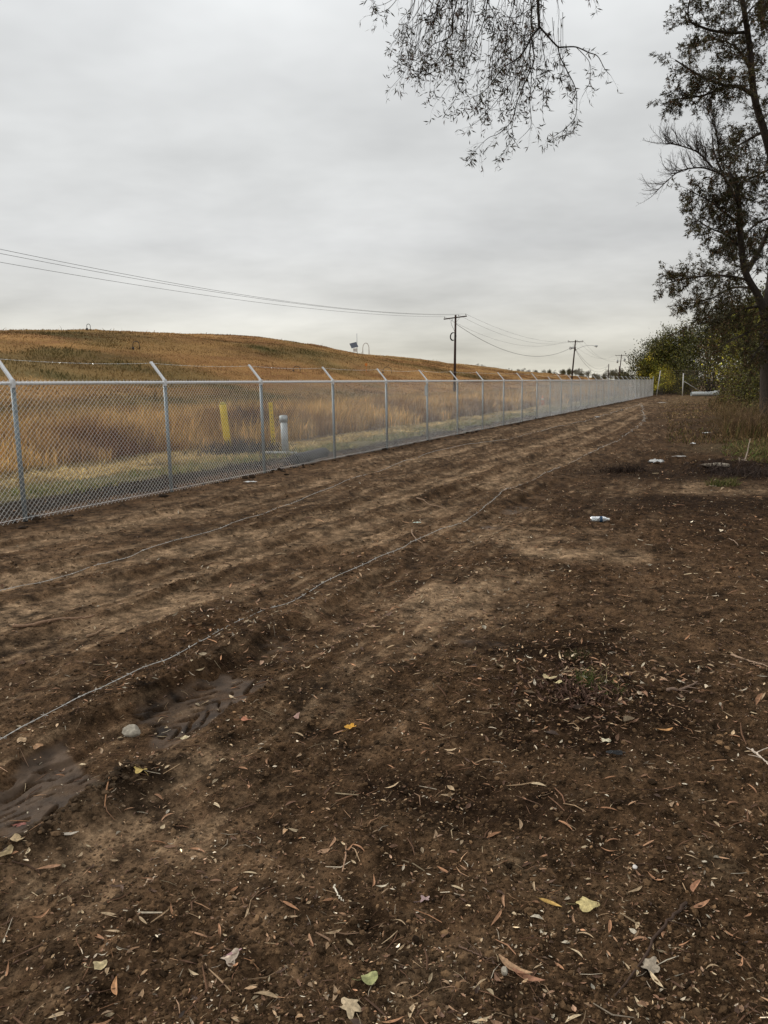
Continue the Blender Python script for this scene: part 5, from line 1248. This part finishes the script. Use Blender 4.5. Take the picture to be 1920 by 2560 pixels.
bush(gp(1852, 990)+[1, 2, 0], 8.0, 9.8, 7, 'brownish green tree right of the rolls of fencing', BR+OG, 12000, .26, .03, tops=1., cat='tree', name='small_tree')
bush(gp(1885, 998), 7.0, 8.4, 8, 'olive thicket tree beyond the tall weeds', OG+YG[:2], 10000, .22, .03, tops=.8, cat='tree', name='small_tree')
bush(gp(1930, 1006), 6.4, 8.2, 9, 'dark thicket tree behind the oak trunk', DG+YG[1:2], 9000, .2, .03, cat='tree', name='small_tree')
bush(gp(1852, 1012), 3.6, 2.6, 10, 'brown and green shrub at the wood edge behind the weeds', BR+OG[:2], 5200, .12, .02)
bush(gp(1912, 1034), 3.4, 3.6, 11, 'dark green shrub left of the oak trunk', DG+OG[:1], 5600, .11, .02)
bush(gp(1965, 1050), 3.4, 3.8, 12, 'dark shrub right of the oak trunk', DG, 4800, .11, .02)
bush(gp(1990, 1010), 8.0, 9.0, 13, 'tall dark tree outside the right edge', DG, 6500, .22, .03, cat='tree', name='small_tree')
bush(gp(2120, 1030), 8.0, 8.5, 14, 'tall olive tree outside the right edge', OG, 6500, .22, .03, cat='tree', name='small_tree')
bush(gp(1702, 984)+[1, 12, 0], 9, 7.4, 15, 'dark tree filling the gap between the old posts', DG, 9000, .3, .01, cat='tree', name='small_tree')

# far trees on the skyline: one of each kind, then copies
def far_tree(seed, h, w_, kind):
    rng = RS(seed); g = G(); col = (.13, .115, .10)
    g.pipe([(0, 0, -.5), (0, 0, h*.35), (rng.normal(0, .2), 0, h*.6)], [.28, .2, .08], 8, col); tr = g
    A, B, R_ = [], [], []
    def rec(p, d, l, r, dep):
        q = p+d*l; A.append(p); B.append(q); R_.append(r)
        if dep == 0: return
        for _ in range(3 if dep > 1 else 4): rec(p+(q-p)*rng.uniform(.55, 1), norm(d+rng.normal(0, .55, 3)*[w_/h*1.3, w_/h*1.3, 1]+[0, 0, .12]), l*rng.uniform(.58, .78), r*.6, dep-1)
    for _ in range(9): rec(np.array([0, 0, h*rng.uniform(.04, .5)]), norm(np.array([*rng.normal(0, .6, 2), 1.])), h*.24, .10, 4)
    V, Q = tubes(np.array(A), np.array(B), np.maximum(np.array(R_), .022), np.maximum(np.array(R_)*.7, .02), 3)
    parts = [('trunk', tr, None), ('branches', (V, Q), np.tile([col], (len(V), 1)))]
    fol = None
    if kind != 'bare':
        n = dict(half=900, full=3800)[kind]; pal = np.array([(.11, .10, .05), (.14, .115, .055), (.17, .14, .06)] if kind == 'half' else [(.085, .085, .045), (.11, .10, .05), (.16, .13, .045)])
        e_ = np.array(B)[rng.randint(0, len(B), n)]+rng.normal(0, .45 if kind == 'full' else .25, (n, 3)); e_[:, 2] = e_[:, 2]*(.25+.75*rng.rand(n)**.5); e_ = e_[e_[:, 2] > .1]; n = len(e_)
        fol = leaf_cards(e_, rng.normal(size=(n, 3)), rng.uniform(.3, .7, n), rng.uniform(.2, .4, n), rng, pal[rng.randint(0, 3, n)])
    return parts, fol
LAB = dict(bare='distant leafless grey tree on the skyline beyond the field', half='distant half bare brown tree on the skyline beyond the field', full='distant bushy olive tree on the skyline beyond the field')
protos = {}
for kind, seeds in (('bare', (1, 2, 3)), ('half', (4, 5)), ('full', (6, 7))):
    for sd_ in seeds:
        parts, fol = far_tree(sd_, 9., 7.5 if kind != 'bare' else 6.5, kind); root = bpy.data.objects.new('skyline_tree', None); COL.objects.link(root)
        parts[0][1].build('trunk', BARK, root, smooth=True); mk('branches', parts[1][1][0], [parts[1][1][1]], BARK, root, parts[1][2])
        if fol: mk('foliage', fol[0], [fol[1]], LEAF, root, fol[2])
        protos.setdefault(kind, []).append([root, False])
rng = RS(55)
TL = [(1170, 'bare', 905, 300), (1192, 'bare', 903, 300), (1208, 'bare', 908, 305), (1262, 'bare', 918, 340), (1277, 'bare', 914, 345), (1296, 'half', 922, 350), (1308, 'bare', 919, 350), (1322, 'bare', 915, 355), (1338, 'half', 922, 360), (1360, 'half', 920, 365), (1373, 'full', 923, 370), (1386, 'bare', 920, 370), (1402, 'bare', 921, 370), (1408, 'full', 925, 340), (1424, 'full', 922, 330),
      (1440, 'half', 915, 330), (1449, 'half', 913, 330), (1472, 'bare', 912, 330), (1466, 'half', 927, 320), (1490, 'half', 927, 300), (1500, 'half', 929, 310), (1516, 'bare', 918, 340), (1528, 'half', 911, 340), (1540, 'half', 909, 345), (1556, 'full', 915, 330), (1566, 'full', 922, 320), (1580, 'full', 928, 330), (1592, 'half', 925, 330), (1604, 'full', 926, 330), (1510, 'full', 935, 400), (1485, 'full', 934, 420), (1545, 'full', 930, 420), (1455, 'full', 932, 420), (1620, 'full', 920, 300), (1395, 'full', 930, 420)]
for px, kind, py, dist in TL:
    lst = protos[kind]; pr = lst[rng.randint(len(lst))]
    if not pr[1]: root = pr[0]; pr[1] = True
    else: root = copy_tree(pr[0])
    T = at(px, py, dist); zb = Z(T[0], T[1]); s = max(.35, (T[2]-zb)/10.3); root.location = (T[0], T[1], zb-.2)
    wd_ = rng.uniform(.8, 1.15); root.scale = (s*wd_, s*wd_, s); root.rotation_euler = (0, 0, rng.uniform(0, 6.28)); tag(root, LAB[kind], 'tree', dict(bare='leafless trees', half='half bare trees', full='bushy trees')[kind]+' on the far skyline')
for kind in protos:
    for pr in protos[kind]:
        if not pr[1]:
            for ch in list(pr[0].children): bpy.data.objects.remove(ch)
            bpy.data.objects.remove(pr[0])

# ------------------------------------------------------------------ old gate fence and rolls at the far end
RUSTY = mat('old_pipe', (.62, .61, .57), .7, .2, var=.25, vscale=8)
A1 = gp(1641, 989); A2 = gp(1706, 990); base = np.array(on(A2)); root = empty('old_fence', base, 'old weathered fence with diagonal brace closing the far end', 'fence')
a = np.array(on(A1))-base; e_ = np.array([7.5, 3.2, 0.])
for pts, r in (([a-[0, 0, .2], a+[.35, 0, 2.9]], .05), ([(0, 0, -.2), (0, 0, 2.45)], .06), ([e_-[0, 0, .2], e_+[0, 0, 2.3]], .05)):
    g = G(); g.pipe(pts, r, 8); g.build('post', RUSTY, root, smooth=True)
g = G(); g.pipe([(0, 0, 1.65), (3.0, 1.2, .12)], .045, 8); g.build('brace', RUSTY, root, smooth=True)
g = G()
for z_ in (2.5, 2.7, 2.9): g.pipe([a+[.3, 0, z_], (0, 0, z_-.15), e_+[0, 0, z_-.3]], .006, 5)
for k in range(40):
    t = k/39; P = e_*t; th = np.linspace(0, 6.28, 10); g.pipe([P+[0, .25*math.cos(q), 2.55+.25*math.sin(q)] for q in th], .008, 4)
g.build('barbed_coil', mat('rusty_wire', (.16, .13, .11), .8), root)
g = G(); A_, B_ = [], []
for s0, s1 in ((a, np.zeros(3)), (np.zeros(3), e_)):
    l = np.linalg.norm(s1-s0); n = int(l/.14)
    for i in range(n):
        for j in range(16):
            for sg in (0, 1): t0, t1_ = (i+((j+sg) % 2))/n, (i+((j+1+sg) % 2))/n; A_.append(s0+(s1-s0)*t0+[0, 0, .05+j*.14]); B_.append(s0+(s1-s0)*t1_+[0, 0, .05+(j+1)*.14])
V, Q = tubes(np.array(A_), np.array(B_), .003, .003, 3); mk('chain_link_mesh', V, [Q], mat('rusty_wire'), root)
def roll(P, dirv, ln, r, label):
    root = empty('fence_roll', (P[0], P[1], Z(P[0], P[1])+r), label, 'fencing roll'); d_ = norm(np.array([*dirv, 0.])); g = G(); th = np.linspace(0, 6.28*3.5, 90); s_ = np.cross(d_, [0, 0, 1.])
    V = []
    for i, q in enumerate(th):
        rr = r*(1-.18*i/90); c = s_*math.cos(q)*rr+np.array([0, 0, 1])*math.sin(q)*rr; V += [c-d_*ln/2, c+d_*ln/2]
    mk('rolled_mesh', V, [np.array([[2*i, 2*i+2, 2*i+3, 2*i+1] for i in range(89)])], mat('bright_mesh', (.66, .69, .68), .5, .2), root, smooth=True)
    for q in (-.3, .3):
        g = G(); t = np.linspace(0, 6.2832, 17); g.pipe([d_*ln*q+(s_*math.cos(x)+np.array([0, 0, 1])*math.sin(x))*(r+.012) for x in t], .012, 5); g.build('tie', RUSTY, root)
roll(gp(1761, 990), (1, .02), 2.9, .23, 'long pale roll of new fence mesh lying by the old gate')
roll(gp(1791, 988), (.8, -.5), .55, .25, 'short pale roll beside the long roll of fence mesh')

# ------------------------------------------------------------------ weeds and tufts on the right
def tuft(P, w_, h, n, seed, label, pal, name='grass_tuft', cat='grass tuft', bw=.004, lean=.5):
    rng = RS(seed); a = rng.uniform(0, 6.28, n); r = w_*.5*np.sqrt(rng.rand(n)); x, y = P[0]+np.cos(a)*r, P[1]+np.sin(a)*r
    col = np.array(pal)[rng.randint(0, len(pal), n)]*np.exp(rng.normal(0, .3, (n, 1))); b = np.array(on(P)); V, T, c = blades(x, y, rng.uniform(.3, 1.1, n)*h, np.full(n, bw), rng, col, lean)
    o = mk(name, V-b, [T], GRASS, None, c); o.location = b; return tag(o, label, cat)
GR = [(.07, .10, .025), (.10, .12, .03), (.16, .14, .05)]
WD = [(.13, .08, .035), (.085, .055, .025), (.07, .07, .02), (.19, .12, .055)]
tuft(gd(1242, 1424), .16, .07, 160, 1, 'small dark green grass tuft alone on the dirt', [(.03, .035, .012), (.06, .06, .02), (.13, .11, .05)], bw=.003)
tuft(gd(1268, 1488), .16, .09, 220, 2, 'green grass tuft in the debris heap', GR, bw=.003, lean=.7)
tuft(gd(1310, 1500), .20, .06, 160, 3, 'flattened green and straw tuft right of the debris heap', GR+[(.4, .32, .16)], bw=.003, lean=1.)
tuft(gd(1560, 1052), .5, .16, 260, 4, 'leafy green grass clump on the litter near the right edge', [(.06, .075, .02), (.10, .11, .03), (.12, .09, .04)], bw=.010, lean=.6)
def weeds():
    rng = RS(66); parts = []
    def zone(n, x0, x1, y0, y1, h0, h1, pal, bw, lean):
        px = x1-(x1-x0)*rng.rand(n)**1.6; py = y0+(y1-y0)*rng.rand(n); P = np.array([gp(a*1.15737, b*1.15737) for a, b in zip(px, py)]); x, y = P[:, 0], P[:, 1]
        k = noise(x, y, 1.5, 2, 500) > -.35; x, y = x[k], y[k]; m = len(x); col = np.array(pal)[rng.randint(0, len(pal), m)]*np.exp(rng.normal(0, .35, (m, 1)))
        parts.append(blades(x, y, rng.uniform(h0, h1, m), bw+.0004*np.hypot(x, y), rng, col, lean))
    zone(2200, 1560, 1680, 890, 950, .15, .75, WD, .007, .45)
    zone(2000, 1530, 1660, 864, 893, .10, .45, WD+[(.2, .14, .07)], .01, .45)
    zone(5000, 1440, 1670, 868, 960, .05, .16, WD, .012, .8)
    zone(2600, 1560, 1670, 955, 1000, .04, .14, GR+WD, .006, .8)
    zone(1600, 1420, 1560, 862, 905, .04, .12, [(.30, .2, .09), (.22, .14, .07)], .012, .9)
    join(parts, 'verge_weeds', GRASS, 'brown weeds and rough grass along the wood edge on the right', 'weeds')
weeds()
dead_brush(gd(1625, 940), 1.6, 1.1, 31, 'brown dry weed shrub in front of the oak trunk', 220, (.14, .09, .05))
dead_brush(gd(1580, 925), 1.3, .9, 32, 'tan dry weed shrub left of the oak trunk', 200, (.18, .12, .06))
dead_brush(gd(1600, 1025), 1.6, .30, 33, 'dark tangle of roots on the bank at right', 300, (.05, .035, .028))
dead_brush(gd(1350, 1022), .8, .16, 34, 'small dark heap of debris right of the kinked wire', 160, (.035, .022, .016))
dead_brush(gd(1255, 1500), .5, .05, 35, 'flat heap of dark twigs in the debris at right', 220, (.12, .07, .05))
